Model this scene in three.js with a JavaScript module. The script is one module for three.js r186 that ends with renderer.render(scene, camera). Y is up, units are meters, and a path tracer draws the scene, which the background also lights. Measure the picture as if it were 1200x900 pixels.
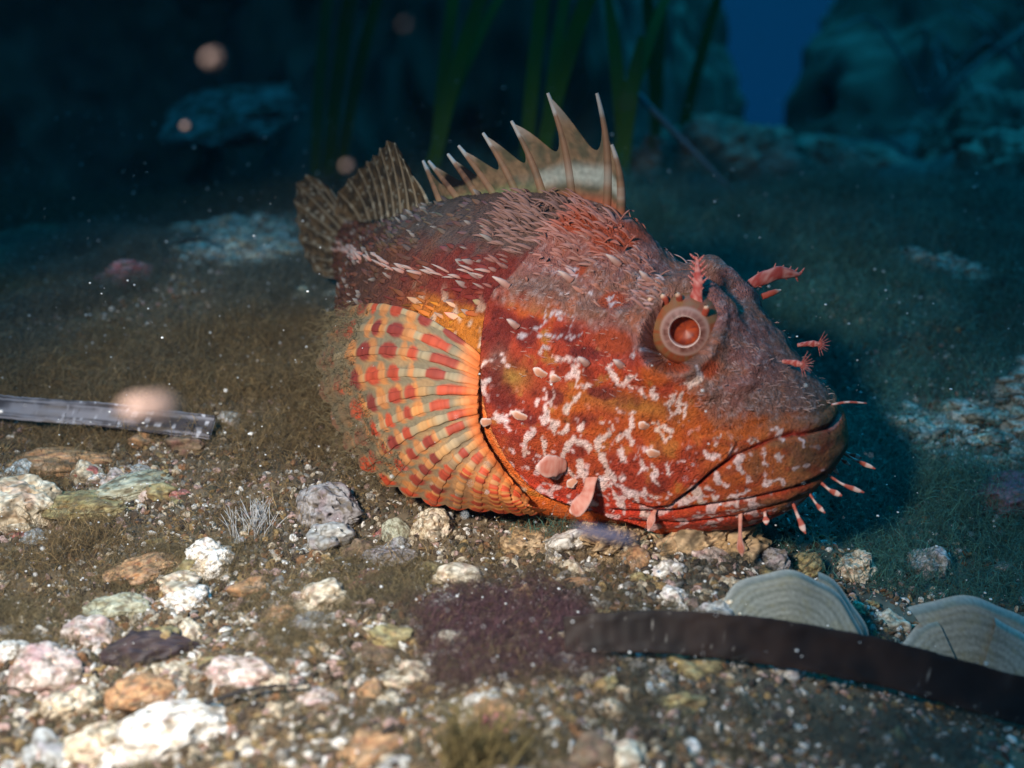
import * as THREE from 'three';
import { mergeGeometries, mergeVertices } from 'three/addons/utils/BufferGeometryUtils.js';
import { ImprovedNoise } from 'three/addons/math/ImprovedNoise.js';

// ---------------------------------------------------------------- camera, sky, daylight, strobe, exposure
const scene = new THREE.Scene();
const camera = new THREE.PerspectiveCamera(38, 4 / 3, 0.01, 60);
camera.position.set(0, 0.107, 0.293);
camera.rotation.x = -THREE.MathUtils.degToRad(12);
camera.focus = 0.285;
camera.userData.fStop = 10.5;
const renderer = new THREE.WebGLRenderer({ antialias: true });
renderer.toneMapping = THREE.LinearToneMapping;
renderer.toneMappingExposure = 1;
renderer.shadowMap.enabled = true;

// the water column: blue, brightest overhead where the surface is
{
  const W = 64, H = 128, d = new Float32Array(W * H * 4);
  for (let j = 0; j < H; j++) {
    const el = ((j + 0.5) / H - 0.5) * Math.PI, s = Math.max(0, Math.sin(el)), k = Math.pow(s, 1.8);
    for (let i = 0; i < W; i++) {
      const o = (j * W + i) * 4;
      d[o] = 0.0005 + 0.010 * k; d[o + 1] = 0.009 + 0.52 * k; d[o + 2] = 0.038 + 1.05 * k; d[o + 3] = 1;
    }
  }
  const t = new THREE.DataTexture(d, W, H, THREE.RGBAFormat, THREE.FloatType);
  t.mapping = THREE.EquirectangularReflectionMapping; t.magFilter = THREE.LinearFilter; t.needsUpdate = true;
  scene.background = t; scene.environment = t;
}
// what is left of the sun at this depth: faint, blue-green and very soft
const sun = new THREE.DirectionalLight(new THREE.Color(0.02, 0.52, 1.0), 0.8);
sun.position.set(0.5, 2.2, -0.7); sun.target.position.set(0, 0, 0);
sun.castShadow = true; sun.shadow.radius = 50; sun.shadow.mapSize.set(2048, 2048);
Object.assign(sun.shadow.camera, { left: -1.5, right: 1.5, top: 1.5, bottom: -1.5, near: 0.1, far: 6 });
scene.add(sun, sun.target);
// the diver's strobe beside the camera: the warm light of the picture
const STROBE = new THREE.Vector3(-0.095, 0.165, 0.262), STROBE_AIM = new THREE.Vector3(-0.046, 0.012, 0.04);
const flash = new THREE.SpotLight(new THREE.Color(1.0, 0.93, 0.84), 0.48, 0, 0.60, 1.0, 2);
flash.position.copy(STROBE); flash.target.position.copy(STROBE_AIM);
flash.castShadow = true; flash.shadow.radius = 0.6; flash.shadow.camera.near = 0.02; flash.shadow.mapSize.set(2048, 2048);
scene.add(flash, flash.target);

scene.fog = new THREE.FogExp2(new THREE.Color(0.08, 0.5, 0.9), 0.014);   // the blue of the water itself
// ---------------------------------------------------------------- helpers
let seed = 20251;
const rnd = () => { seed = (seed + 0x6d2b79f5) | 0; let t = Math.imul(seed ^ (seed >>> 15), 1 | seed); t = (t + Math.imul(t ^ (t >>> 7), 61 | t)) ^ t; return ((t ^ (t >>> 14)) >>> 0) / 4294967296; };
const rr = (a, b) => a + (b - a) * rnd();
const gauss = () => (rnd() + rnd() + rnd() + rnd() - 2) * 0.86;
const PN = new ImprovedNoise();
const noise = (x, y, z) => PN.noise(x + 31.7, y + 11.3, z + 57.1);
const fbm = (x, y, z, o = 4) => { let s = 0, a = 0.5, n = 0; for (let i = 0; i < o; i++) { s += a * noise(x, y, z + i * 7.7); n += a; x *= 2.03; y *= 2.03; z *= 2.03; a *= 0.5; } return s / n; };
const clamp = (x, a = 0, b = 1) => Math.min(b, Math.max(a, x));
const sstep = (a, b, x) => { const t = clamp((x - a) / (b - a)); return t * t * (3 - 2 * t); };
const lerp = (a, b, t) => a + (b - a) * t;
const mix3 = (a, b, t) => [lerp(a[0], b[0], t), lerp(a[1], b[1], t), lerp(a[2], b[2], t)];
// Catmull-Rom through a table of [x, y] rows
function table(rows) {
  return (x) => {
    const n = rows.length; if (x <= rows[0][0]) return rows[0][1]; if (x >= rows[n - 1][0]) return rows[n - 1][1];
    let i = 0; while (rows[i + 1][0] < x) i++;
    const [x0, y0] = rows[i], [x1, y1] = rows[i + 1], h = x1 - x0, t = (x - x0) / h;
    const sl = (a, b) => (rows[b][1] - rows[a][1]) / (rows[b][0] - rows[a][0]);
    const m0 = i > 0 ? sl(i - 1, i + 1) : sl(i, i + 1), m1 = i + 2 < n ? sl(i, i + 2) : sl(i, i + 1);
    const t2 = t * t, t3 = t2 * t;
    return (2 * t3 - 3 * t2 + 1) * y0 + (t3 - 2 * t2 + t) * h * m0 + (3 * t2 - 2 * t3) * y1 + (t3 - t2) * h * m1;
  };
}
const taken = {};
const numbered = (n) => { const k = taken[n] = (taken[n] ?? -1) + 1; return k ? n + '_' + String(k).padStart(3, '0') : n; };
function tag(o, label, category, group, kind) { o.userData = { label, category }; if (group) o.userData.group = group; if (kind) o.userData.kind = kind; return o; }
function add(o, parent = scene) { o.traverse?.((c) => { if (c.isMesh) { c.castShadow = true; c.receiveShadow = true; } }); parent.add(o); return o; }
function part(name, geo, mat, parent) { const m = new THREE.Mesh(geo, mat); m.name = name; return add(m, parent); }
function thing(name, x = 0, y = 0, z = 0) { const g = new THREE.Group(); g.name = numbered(name); g.position.set(x, y, z); scene.add(g); return g; }
function single(name, geo, mat) { const m = new THREE.Mesh(geo, mat); m.name = numbered(name); return add(m); }
function grid(nu, nv, f, wrap = false) {                       // f(u, v, i, j) -> [x,y,z] ; nu x nv quads
  const pos = [], idx = [], W = wrap ? nv : nv + 1;
  for (let i = 0; i <= nu; i++) for (let j = 0; j < W; j++) { const p = f(i / nu, j / nv, i, j); pos.push(p[0], p[1], p[2]); }
  for (let i = 0; i < nu; i++) for (let j = 0; j < nv; j++) { const a = i * W + j, b = i * W + ((j + 1) % W), c = a + W, d = b + W; idx.push(a, b, c, b, d, c); }
  const g = new THREE.BufferGeometry(); g.setAttribute('position', new THREE.Float32BufferAttribute(pos, 3)); g.setIndex(idx); g.computeVertexNormals(); return g;
}
function paint(g, f) {                                          // vertex colours from a function of the vertex
  const p = g.attributes.position, c = new Float32Array(p.count * 3);
  for (let i = 0; i < p.count; i++) { const k = f(p.getX(i), p.getY(i), p.getZ(i), i); c[i * 3] = clamp(k[0], 0.002, 0.95); c[i * 3 + 1] = clamp(k[1], 0.002, 0.95); c[i * 3 + 2] = clamp(k[2], 0.002, 0.95); }
  g.setAttribute('color', new THREE.BufferAttribute(c, 3)); return g;
}
const std = (o) => new THREE.MeshStandardMaterial({ roughness: 0.85, metalness: 0, ...o });
const phys = (o) => new THREE.MeshPhysicalMaterial({ roughness: 0.6, metalness: 0, ...o });
const V3 = (x, y, z) => new THREE.Vector3(x, y, z);
// tapered tube along points with radii, closed at the tip
function tube(pts, radii, seg = 8, flat = 1) {
  const curve = new THREE.CatmullRomCurve3(pts), n = Math.max(6, pts.length * 4), fr = curve.computeFrenetFrames(n, false), rad = table(radii.map((r, i) => [i / (radii.length - 1), r]));
  return grid(n, seg, (u, v, i) => {
    const p = curve.getPoint(u), r = Math.max(1e-6, rad(u)), a = v * Math.PI * 2, N = fr.normals[i], B = fr.binormals[i];
    const c = Math.cos(a) * r, s = Math.sin(a) * r * flat;
    return [p.x + N.x * c + B.x * s, p.y + N.y * c + B.y * s, p.z + N.z * c + B.z * s];
  }, true);
}
// ---------------------------------------------------------------- the seabed
const slopeZ = table([[-12, -0.6], [-4, -0.2], [-1.6, 0.02], [-0.9, 0.085], [-0.55, 0.098], [-0.38, 0.096], [-0.25, 0.083], [-0.1, 0.048], [0.02, 0.012], [0.11, -0.0015], [0.2, -0.014], [0.6, -0.05], [4, -0.4], [12, -0.9]]);
function seabedY(x, z) {
  const near = Math.exp(-(x * x + z * z) / 0.5);
  let y = slopeZ(z) - 0.016 * sstep(0.045, 0.11, x) * sstep(-0.13, -0.03, z) * sstep(0.16, 0.06, z) + 0.012 * sstep(0.1, 0.25, x) * sstep(0.0, -0.15, z);
  y += 0.018 * fbm(x * 5.5, 1.3, z * 5.5, 3) * (1 - 0.75 * Math.exp(-(x * x + (z - 0.02) * (z - 0.02)) / 0.012)) + 0.0045 * fbm(x * 32, 4.2, z * 32, 3) + 0.0016 * fbm(x * 130, 2.2, z * 130, 2);
  y += (0.022 * fbm(x * 15 + 4, 8, z * 15, 3) + 0.008 * fbm(x * 55, 3, z * 55, 2)) * sstep(0.06, 0.13, x + 0.2 * sstep(-0.1, -0.2, z)) * sstep(0.05, -0.04, z);
  y += 0.25 * fbm(x * 0.6, 7, z * 0.6, 3) * (1 - near);
  return y;
}
// how much of the ground is loose bright gravel, and how much is overgrown
const gravelAt = (x, z) => { const n = fbm(x * 22 + 3, 9, z * 22, 3); const a = sstep(0.02 + 0.03 * sstep(-0.06, 0.0, x), 0.075, z + 0.10 * n) * sstep(0.075, -0.01, x + 0.06 * n), b = 0.8 * Math.exp(-(((x + 0.012) / 0.045) ** 2) - ((z - 0.052) / 0.022) ** 2), c = 0.75 * Math.exp(-(((x - 0.045) / 0.035) ** 2) - ((z - 0.048) / 0.02) ** 2); const d = 0.65 * Math.exp(-(((x + 0.125) / 0.035) ** 2) - ((z - 0.0) / 0.032) ** 2) * (0.7 + n); return clamp(Math.max(a * (0.75 + 0.9 * n), b, c, d)); };
const paleAt = (x, z) => { const n = fbm(x * 16, 3, z * 16 + 8, 3); return clamp(1.25 * sstep(1.1, 0.4, Math.hypot((x + 0.118) / 0.045, (z + 0.195) / 0.075) + 1.1 * n) + 1.5 * sstep(1, 0.5, Math.hypot((x - 0.166) / 0.036, (z + 0.14 + (x - 0.166) * -0.35) / 0.016) + 1.2 * n) + 1.1 * sstep(1.1, 0.5, Math.hypot((x - 0.152) / 0.04, (z + 0.05) / 0.03) + 1.6 * n)); };
const purpleAt = (x, z) => sstep(1.1, 0.6, Math.hypot((x - 0.002) / 0.026, (z - 0.072) / 0.03) + 0.6 * fbm(x * 40, 2, z * 40, 2));
function seabedColour(x, y, z) {
  const n = fbm(x * 26, 5, z * 26, 4), f = noise(x * 240, 3, z * 240), h = noise(x * 700, 8, z * 700);
  let c = mix3([0.055, 0.042, 0.026], [0.12, 0.085, 0.05], sstep(-0.2, 0.25, n));
  c = mix3(c, mix3([0.022, 0.035, 0.03], [0.06, 0.10, 0.085], sstep(-0.15, 0.2, n)), 0.85 * sstep(0.03, 0.1, x) * sstep(0.1, 0.0, z));
  c = mix3(c, mix3([0.13, 0.095, 0.06], [0.26, 0.20, 0.15], sstep(-0.2, 0.2, f)), 0.8 * gravelAt(x, z));
  c = mix3(c, [0.44, 0.43, 0.36], 0.85 * paleAt(x, z) * sstep(-0.35, 0.2, f + 0.5 * h + 0.1));
  c = mix3(c, [0.075, 0.03, 0.035], 0.8 * purpleAt(x, z));
  const k = 1 + 0.45 * f + 0.35 * h; return c.map((v) => v * k);
}
{
  const axis = (lo, hi, step, grow, far) => { const a = []; for (let v = lo; v <= hi; v += step) a.push(v); let s = step, v = a[a.length - 1]; while (v < far[1]) { s *= grow; v += s; a.push(v); } s = step; v = lo; while (v > far[0]) { s *= grow; v -= s; a.unshift(v); } return a; };
  const X = axis(-0.2, 0.24, 0.00085, 1.06, [-4.5, 4.5]), Z = axis(-0.16, 0.17, 0.00085, 1.06, [-5, 3]);
  const g = grid(Z.length - 1, X.length - 1, (u, v, i, j) => { const x = X[j], z = Z[i]; return [x, seabedY(x, z), z]; });
  paint(g, seabedColour);
  const bed = single('seabed', g, std({ vertexColors: true, roughness: 0.95 })); bed.userData.kind = 'structure';
}
// ---------------------------------------------------------------- the scorpionfish
// own axes, in metres: x forward (snout tip at x = 0), y up, z to the fish's right-hand side (the side one sees); CM turns the tables, in cm, into metres
const CM = 0.01;
const fish = thing('scorpionfish', 0.0801, 0.0403 - 0.042, 0.0291);
fish.rotation.order = 'YZX'; fish.rotation.set(0.10, -0.45, -0.13);
tag(fish, 'red and orange mottled scorpionfish with spiny back fin resting on the gravel', 'fish');
const EYE = [4.2, 6.22];
const TL = 20.4;                                               // snout to tail root
const T0 = 0.25;                                                // where the lips begin
const fT = table([[0.25, 4.35], [0.8, 4.8], [1.4, 5.3], [2.2, 5.98], [3.2, 6.7], [4.2, 7.0], [5.0, 7.3], [5.8, 7.95], [6.6, 8.5], [8, 8.75], [10, 8.5], [12, 7.95], [14, 7.2], [16.5, 6.3], [19, 5.7], [21.5, 5.4]]);
const fB = table([[0.25, 3.25], [0.8, 2.55], [1.4, 1.95], [2.5, 1.3], [4, 0.8], [6, 0.5], [8, 0.45], [10, 0.5], [12, 0.8], [14, 1.3], [16.5, 2.1], [19, 2.8], [21.5, 3.2]]);
const fW = table([[0.25, 1.5], [0.8, 1.95], [1.4, 2.25], [2.5, 2.6], [4, 2.95], [6, 3.35], [8, 3.5], [9.5, 3.4], [11, 3.1], [13, 2.6], [15, 2.0], [17.5, 1.3], [19.5, 0.85], [21.5, 0.6]]);
const fC = table([[0.25, 3.8], [1.2, 3.45], [3, 3.2], [5, 3.2], [7, 3.3], [9, 3.6], [12, 4.0], [21.5, 4.3]]);
const fNT = table([[0.25, 2.2], [2, 1.9], [4, 2.0], [6, 1.7], [8, 1.55], [12, 1.6], [21.5, 1.9]]);   // roundness of the upper half
const fNB = table([[0.25, 2.2], [3, 2.3], [8, 2.5], [14, 2.1], [21.5, 2.0]]);
// the spine lies straight in the head and bends away from the seen side behind it
const BEND = [];
{ let x = 0, z = 0; for (let i = 0; i <= 320; i++) { const t = i * 0.1, a = 0.75 * sstep(7, 16, t) - 0.5 * sstep(17.5, 22, t); BEND.push([x, z, a]); x -= Math.cos(a) * 0.1; z -= Math.sin(a) * 0.1; } }
function bend(t, y, z) {                                        // straight (t back from the snout, y, z), cm -> bent, metres
  if (t <= 0) return [-t * CM, y * CM, z * CM];
  const k = Math.min(t / 0.1, 319.999), i = Math.floor(k), f = k - i, A = BEND[i], B = BEND[i + 1], a = lerp(A[2], B[2], f);
  return [(lerp(A[0], B[0], f) - Math.sin(a) * z) * CM, y * CM, (lerp(A[1], B[1], f) + Math.cos(a) * z) * CM];
}
function section(t, th) {                                       // straight coordinates of the smooth body
  const e = clamp((t - T0) / 0.9), cap = Math.sqrt(1 - (1 - e) * (1 - e));
  const c = Math.cos(th), s = Math.sin(th), yc = fC(t), up = s >= 0, n = up ? fNT(t) : fNB(t);
  const H = up ? fT(t) - yc : yc - fB(t);
  let z = fW(t) * cap * Math.sign(c) * Math.pow(Math.abs(c), 2 / n), y = yc + H * cap * Math.sign(s) * Math.pow(Math.abs(s), 2 / n);
  // the eye sockets stand out of the head, with a ridge over each
  const de = Math.hypot((t - EYE[0]) / 1.25, (y - EYE[1] - 0.1) / 1.1), k = Math.exp(-de * de * 1.1) * sstep(0.3, 1.3, Math.abs(z));
  y += 0.30 * k; z += Math.sign(z) * 0.42 * k;
  const az = Math.abs(z), b = Math.exp(-(((t - 4.15) / 0.85) ** 2) - ((az - 0.85) / 0.5) ** 2) * sstep(6.2, 6.9, y);
  y += 0.30 * b;
  return [t, y, z];
}
// pale markings of the seen cheek and jaws, the same on the other side: [width, t, y, t, y ...] (width in units of 0.0215 cm, t and y in cm)
const MARKS = [[4,7.36,6.46,7.32,6.16,7.56,5.93,7.77,5.77],[3,7.35,6.44,7.03,6.44,6.65,6.39,6.51,5.98],[4,7.03,6.44,6.92,6.23],[3.5,7.32,5.82,7.08,5.92,6.76,5.96,6.51,5.98],[3,7.18,5.54,6.99,5.69],[4,6.79,5.46,6.41,5.45,6.26,5.55,6.26,5.36,6.39,5.22,6.44,5.1],[4.5,6.23,5.17,6.12,4.96,5.89,5.04],[5,6.81,5.03,6.76,5],[4.5,6.02,5.32,6.02,5.25],[4,6.92,4.75,6.82,4.51,7.01,4.39],[3.5,6.71,4.77,6.77,4.28],[4,6.07,4.73,6.23,4.54],[6,6.27,4.5,6.23,4.41],[4.5,5.48,5.49,5.38,5.32,5.21,5.21],[3.5,5.21,5.21,4.94,5.17,4.68,5.06,4.55,5],[4,5.06,5.26,4.85,5.42],[6,4.41,5.14,4.32,5.06],[6,6.9,4.05,6.72,4],[6,6.75,4.16,6.54,3.96,6.42,3.73,6.28,3.87,6.18,4.03],[6,5.93,4.04,5.84,4.13],[6.5,5.24,4.02,5.4,3.81,5.35,3.61,5.23,3.42,5.15,3.26],[4,5.21,4.29,5.05,4.07],[5,4.78,4.36,4.81,4.07,4.62,3.86],[3.5,4.81,4.07,5.01,3.88],[6,5.98,3.74,5.6,3.52],[6.5,6,3.73,6.17,3.4,6.29,3.16],[5,6.29,3.16,6.13,2.97,5.99,2.9],[6.5,5.73,3.19,5.7,2.92],[7,7.02,3.69,7.11,3.41,7.14,3.23],[5,7.86,3.89,7.7,3.78,7.62,3.63],[5,7.72,3.91,7.46,4.09],[5.5,6.69,3.51,6.58,3.27],[4,6.58,3.27,6.42,2.94,6.2,2.77],[7,5.26,2.64,5.13,2.9,5.08,3.18],[7,4.96,2.66,4.87,2.48],[4,8.3,5.15,8.39,4.92],[5,8.07,5.24,7.95,5.11],[4,8.26,4.59,8.31,4.34],[4,4,5.09,3.94,4.68,3.75,4.77],[3.5,3.77,5.16,3.84,4.95,3.58,4.87,3.57,4.6],[4,3.68,5.37,3.58,5.61],[5,3.57,5.76,3.47,5.52],[4,3.76,5.36,3.68,5.49],[4,4.28,4.41,4.03,4.33,3.89,4.39],[3.5,4.17,4.23,3.91,4.11,3.82,4.2],[3,5.15,4.62,4.94,4.57],[3,4.79,4.6,4.74,4.57],[4,5.4,4.25,5.35,4.22],[4.5,4.88,3.69,4.7,3.47],[5,4.45,3.81,4.35,3.38,4.41,3.22],[5,4.1,3.43,3.92,3.03],[4,3.83,3.59,3.72,3.35],[6,4.23,2.81,4.04,2.7],[6,4.56,2.67,4.35,2.54],[5,4.99,3.07,4.9,2.99],[4,4.8,3.15,4.71,3.08],[4.5,2.25,3.9,2.11,3.63],[5,2.71,3.51,2.57,3.34],[5.5,3.11,3.16,3,3],[6,3.35,2.8,3.18,2.59],[6,3.09,2.94,2.88,2.75],[5.5,2.8,3.08,2.59,2.89],[4,1.82,4.09,1.65,3.83],[3.5,1.43,4.14,1.28,3.97],[3,1.1,4.39,1,4.23],[4,2.46,4.2,2.46,3.93],[3.5,1.66,4.59,1.53,4.43],[4,2.72,4.36,2.83,4.19],[3.5,2.09,4.32,2,4.26],[3.5,2.97,3.98,2.81,3.88],[5,3.72,2.43,3.52,2.26],[4,2.22,3,1.88,3.24],[4,2.48,3.23,2.43,3.17],[5,1.96,3.31,1.93,3.36],[4,1.63,3.41,1.27,3.58],[5,2.39,2.69,1.85,2.97],[4,2.38,2.53,1.98,2.65],[5,5.52,2.13,5.32,2.07],[5,4.79,2.25,4.61,2.13],[5,4.27,2.09,4.07,2.08],[4,2.75,2.3,2.53,2.4],[4,5.89,6.97,5.99,6.84],[4,5.9,6.71,5.81,6.78],[5,5.18,7.05,5.02,6.98],[5,4.92,6.97,4.91,6.87],[5,5.08,6.81,4.95,6.86],[3,5.52,7.2,5.46,7.26],[4,5.18,7.26,4.94,7.22],[4,4.88,6.05,4.65,6.16],[4,5.04,5.81,4.87,5.83],[3.5,6.53,6.03,6.36,6.03],[3,7.06,6.82,6.88,6.9],[3,6.49,7,6.39,6.95],[4,7.07,7.28,7.05,7.43],[3,7.61,7.23,7.36,7.31],[4,6.92,7.23,6.77,7.17]];
function segDist(px, py, ax, ay, bx, by) { const dx = bx - ax, dy = by - ay, k = clamp(((px - ax) * dx + (py - ay) * dy) / (dx * dx + dy * dy + 1e-9)); return Math.hypot(px - ax - dx * k, py - ay - dy * k); }
const lineDist = (L, x, y) => { let m = 9; for (let i = 0; i + 1 < L.length; i++) m = Math.min(m, segDist(x, y, L[i][0], L[i][1], L[i + 1][0], L[i + 1][1])); return m; };
const MARK_BOX = MARKS.map((m) => { let a = 99, b = -99, c = 99, d = -99; for (let i = 1; i < m.length; i += 2) { a = Math.min(a, m[i]); b = Math.max(b, m[i]); c = Math.min(c, m[i + 1]); d = Math.max(d, m[i + 1]); } return [a - 0.2, b + 0.2, c - 0.2, d + 0.2]; });
function markAt(t, y) {                                         // signed depth inside the nearest pale mark, cm
  let best = -1; const wt = 0.13 * noise(t * 3.3, y * 3.3, 50) + 0.075 * noise(t * 9, y * 9, 51), wy = 0.13 * noise(t * 3.3, y * 3.3, 60) + 0.075 * noise(t * 9, y * 9, 61), wr = 0.95 + 1.5 * noise(t * 3.1, y * 3.1, 70) - 0.35 * sstep(5.6, 6.2, y); t += wt; y += wy;
  for (let k = 0; k < MARKS.length; k++) {
    const B = MARK_BOX[k]; if (t < B[0] || t > B[1] || y < B[2] || y > B[3]) continue;
    const m = MARKS[k], r = m[0] * 0.5 * 0.0215 * wr;
    for (let i = 1; i + 3 < m.length; i += 2) best = Math.max(best, r - segDist(t, y, m[i], m[i + 1], m[i + 2], m[i + 3]));
  }
  return best;
}
const gillT = table([[0.6, 3.6], [1.6, 4.4], [1.84, 5.34], [1.94, 6.06], [2.13, 6.81], [2.7, 7.46], [3.38, 7.9], [4.14, 8.25], [4.71, 8.44], [5.47, 8.6], [5.94, 8.67], [6.42, 8.69], [7.2, 8.3], [9, 7.6]]);
const MOUTH = [[0.25, 4.3], [0.45, 4.38], [0.78, 4.5], [1.28, 4.53], [1.74, 4.34], [2.36, 3.93], [2.76, 3.52], [3.14, 3.02], [3.5, 2.65]];
const MAXILLA = [[5.16, 3.49], [4.54, 3.77], [4.08, 3.94], [3.52, 4.05], [2.92, 4.38], [2.36, 4.3], [2.5, 3.85], [2.76, 3.56], [3.14, 3.06], [3.53, 2.59], [4.01, 2.39], [4.55, 2.48], [4.88, 2.72], [5.07, 3.07], [5.18, 3.38], [5.16, 3.49]];
const UPLIP = [[0.45, 4.5], [0.8, 4.74], [1.52, 4.85], [2.33, 4.62], [2.92, 4.38], [3.52, 4.07]];
const LOWJAW = [[4.92, 2.0], [3.72, 2.22], [2.76, 2.62], [1.85, 2.95], [1.0, 3.33], [0.52, 3.48]];
const LOWJAW2 = [[4.4, 1.72], [3.2, 1.95], [2.2, 2.35], [1.4, 2.75], [0.9, 3.05]];
const SUBORB = [[7.2, 5.75], [6.6, 5.6], [5.98, 5.4], [5.42, 5.52], [4.54, 5.37], [3.94, 5.2], [3.19, 5.2], [2.5, 5.4]];
const UPRIDGE = [[8.6, 6.6], [8.0, 6.75], [7.2, 6.6], [6.2, 6.6], [5.4, 6.6]];
const BROW = [[5.2, 6.95], [4.7, 7.25], [4.1, 7.4], [3.5, 7.2], [3.0, 6.8]];
const inPoly = (P, x, y) => { let c = false; for (let i = 0, j = P.length - 1; i < P.length; j = i++) if ((P[i][1] > y) !== (P[j][1] > y) && x < ((P[j][0] - P[i][0]) * (y - P[i][1])) / (P[j][1] - P[i][1]) + P[i][0]) c = !c; return c; };
const g2 = (d, w) => Math.exp(-(d * d) / (w * w));
function relief(t, y, z) {                                      // cm, out along the skin
  const side = sstep(0.25, 0.7, Math.abs(z)), head = 1 - sstep(8.2, 9.2, t);
  let d = 0;
  const q = t - gillT(y);
  if (y > 0.5 && y < 6.9) {
    const lo = sstep(6.9, 6.3, y);
    d += side * lo * (0.06 * g2(q + 0.12, 0.2) - 0.20 * sstep(0, 0.05, q) * Math.exp(-Math.max(0, q) / 1.6));
    if (y < 4.4) d += side * (0.10 * sstep(-0.02, 0.03, 0.33 - q) * sstep(0, 0.05, q) + 0.03 * g2(q - 0.2, 0.06));         // the gill membrane under the cover
  }
  if (t < 5.6) {
    const m = lineDist(MOUTH, t, y);
    d -= 0.12 * g2(m, 0.035); d += 0.045 * g2(m - 0.17, 0.12);
    const inside = inPoly(MAXILLA, t, y), e = lineDist(MAXILLA, t, y) * (inside ? 1 : -1);
    d += side * 0.16 * sstep(-0.03, 0.05, e) * (0.6 + 0.4 * sstep(2.4, 4, t));
    d -= 0.03 * g2(lineDist(UPLIP, t, y), 0.05) * (t < 3 ? 1 : 0.3);
    d -= 0.09 * g2(lineDist(LOWJAW, t, y), 0.045); d += 0.05 * g2(lineDist(LOWJAW, t, y) - 0.16, 0.1); d -= 0.05 * g2(lineDist(LOWJAW2, t, y), 0.04);
  }
  if (t < 9) {
    d += side * 0.13 * g2(lineDist(SUBORB, t, y), 0.14) * (0.7 + 0.6 * noise(t * 2.4, y, 3)) + side * 0.1 * g2(lineDist(UPRIDGE, t, y), 0.12) + side * 0.24 * g2(lineDist(BROW, t, y), 0.16);
    d -= side * 0.16 * g2(Math.hypot(t - 5.6, (y - 6.0) * 1.3), 0.45);
    d -= side * 0.2 * g2(Math.hypot((t - 7.3) * 0.8, y - 7.6), 0.5); d += 0.14 * side * g2(Math.hypot(t - 6.55, y - 7.45), 0.2);
    d += side * 0.10 * g2(Math.hypot(t - 2.5, y - 5.75), 0.3) - side * 0.12 * g2(Math.hypot(t - 2.0, y - 5.95), 0.2) + side * 0.14 * g2(Math.hypot(t - 1.5, y - 5.55), 0.16);
    const er = Math.hypot(t - EYE[0], y - EYE[1] - 0.14);
    d += side * (0.16 * g2(er - 0.86, 0.15) - 1.0 * sstep(0.74, 0.62, er));
  }
  const rough = 0.4 + 0.6 * sstep(4.4, 6.4, y) * head + 0.3 * (1 - head);
  d += 0.10 * rough * fbm(t * 0.9, y * 0.9, z * 0.9, 3) + 0.045 * rough * fbm(t * 3.1, y * 3.1, z * 3.1, 3) + 0.012 * noise(t * 14, y * 14, z * 14);
  const mk = z > -9 ? markAt(t, y) : -1; d += 0.008 * sstep(-0.01, 0.03, mk);
  if (t > 8.6) {                                                // scale rows
    const u = (t + y * 0.35) * 3.4, v = (y - t * 0.12) * 3.4, f = u - Math.floor(u), w = Math.abs(((v + (Math.floor(u) % 2) * 0.5) % 1 + 1) % 1 - 0.5) * 2;
    d += sstep(8.7, 9.6, t) * 0.06 * (f - 0.5) * (1 - 0.5 * w);
  }
  return d;
}
const SK = { orange: [0.45, 0.080, 0.012], red: [0.35, 0.04, 0.016], deep: [0.13, 0.014, 0.011], olive: [0.30, 0.16, 0.032], pink: [0.27, 0.105, 0.085], grey: [0.18, 0.10, 0.078], white: [0.80, 0.56, 0.53], cream: [0.60, 0.42, 0.30], flame: [0.78, 0.14, 0.018], scarlet: [0.62, 0.05, 0.02], brown: [0.075, 0.04, 0.026], slate: [0.09, 0.075, 0.062] };
const CHEEKLINE = table([[0, 4.7], [1.5, 4.85], [2.9, 4.75], [3.6, 5.3], [4.6, 5.75], [5.6, 6.0], [6.4, 6.3], [7.2, 6.5], [8.8, 6.45]]);
const DARKS = [[8.25, 5.75, 0.36, 0.55], [8.2, 4.85, 0.26, 0.36], [7.85, 4.35, 0.33, 0.34], [7.65, 5.9, 0.3, 0.36], [7.2, 3.95, 0.28, 0.2], [7.0, 2.95, 0.26, 0.3], [6.6, 6.05, 0.25, 0.25], [5.5, 4.9, 0.42, 0.16], [6.1, 5.7, 0.4, 0.16], [7.4, 3.3, 0.22, 0.24], [5.9, 3.45, 0.3, 0.16], [6.6, 4.6, 0.22, 0.2]];
const REDS = [[5.6, 6.05, 0.5, 0.28], [5.9, 6.85, 0.3, 0.2], [6.4, 8.05, 0.55, 0.3], [7.4, 8.3, 0.5, 0.22], [3.3, 5.75, 0.2, 0.22], [4.0, 5.75, 0.3, 0.14], [6.9, 7.4, 0.2, 0.16]];
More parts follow.
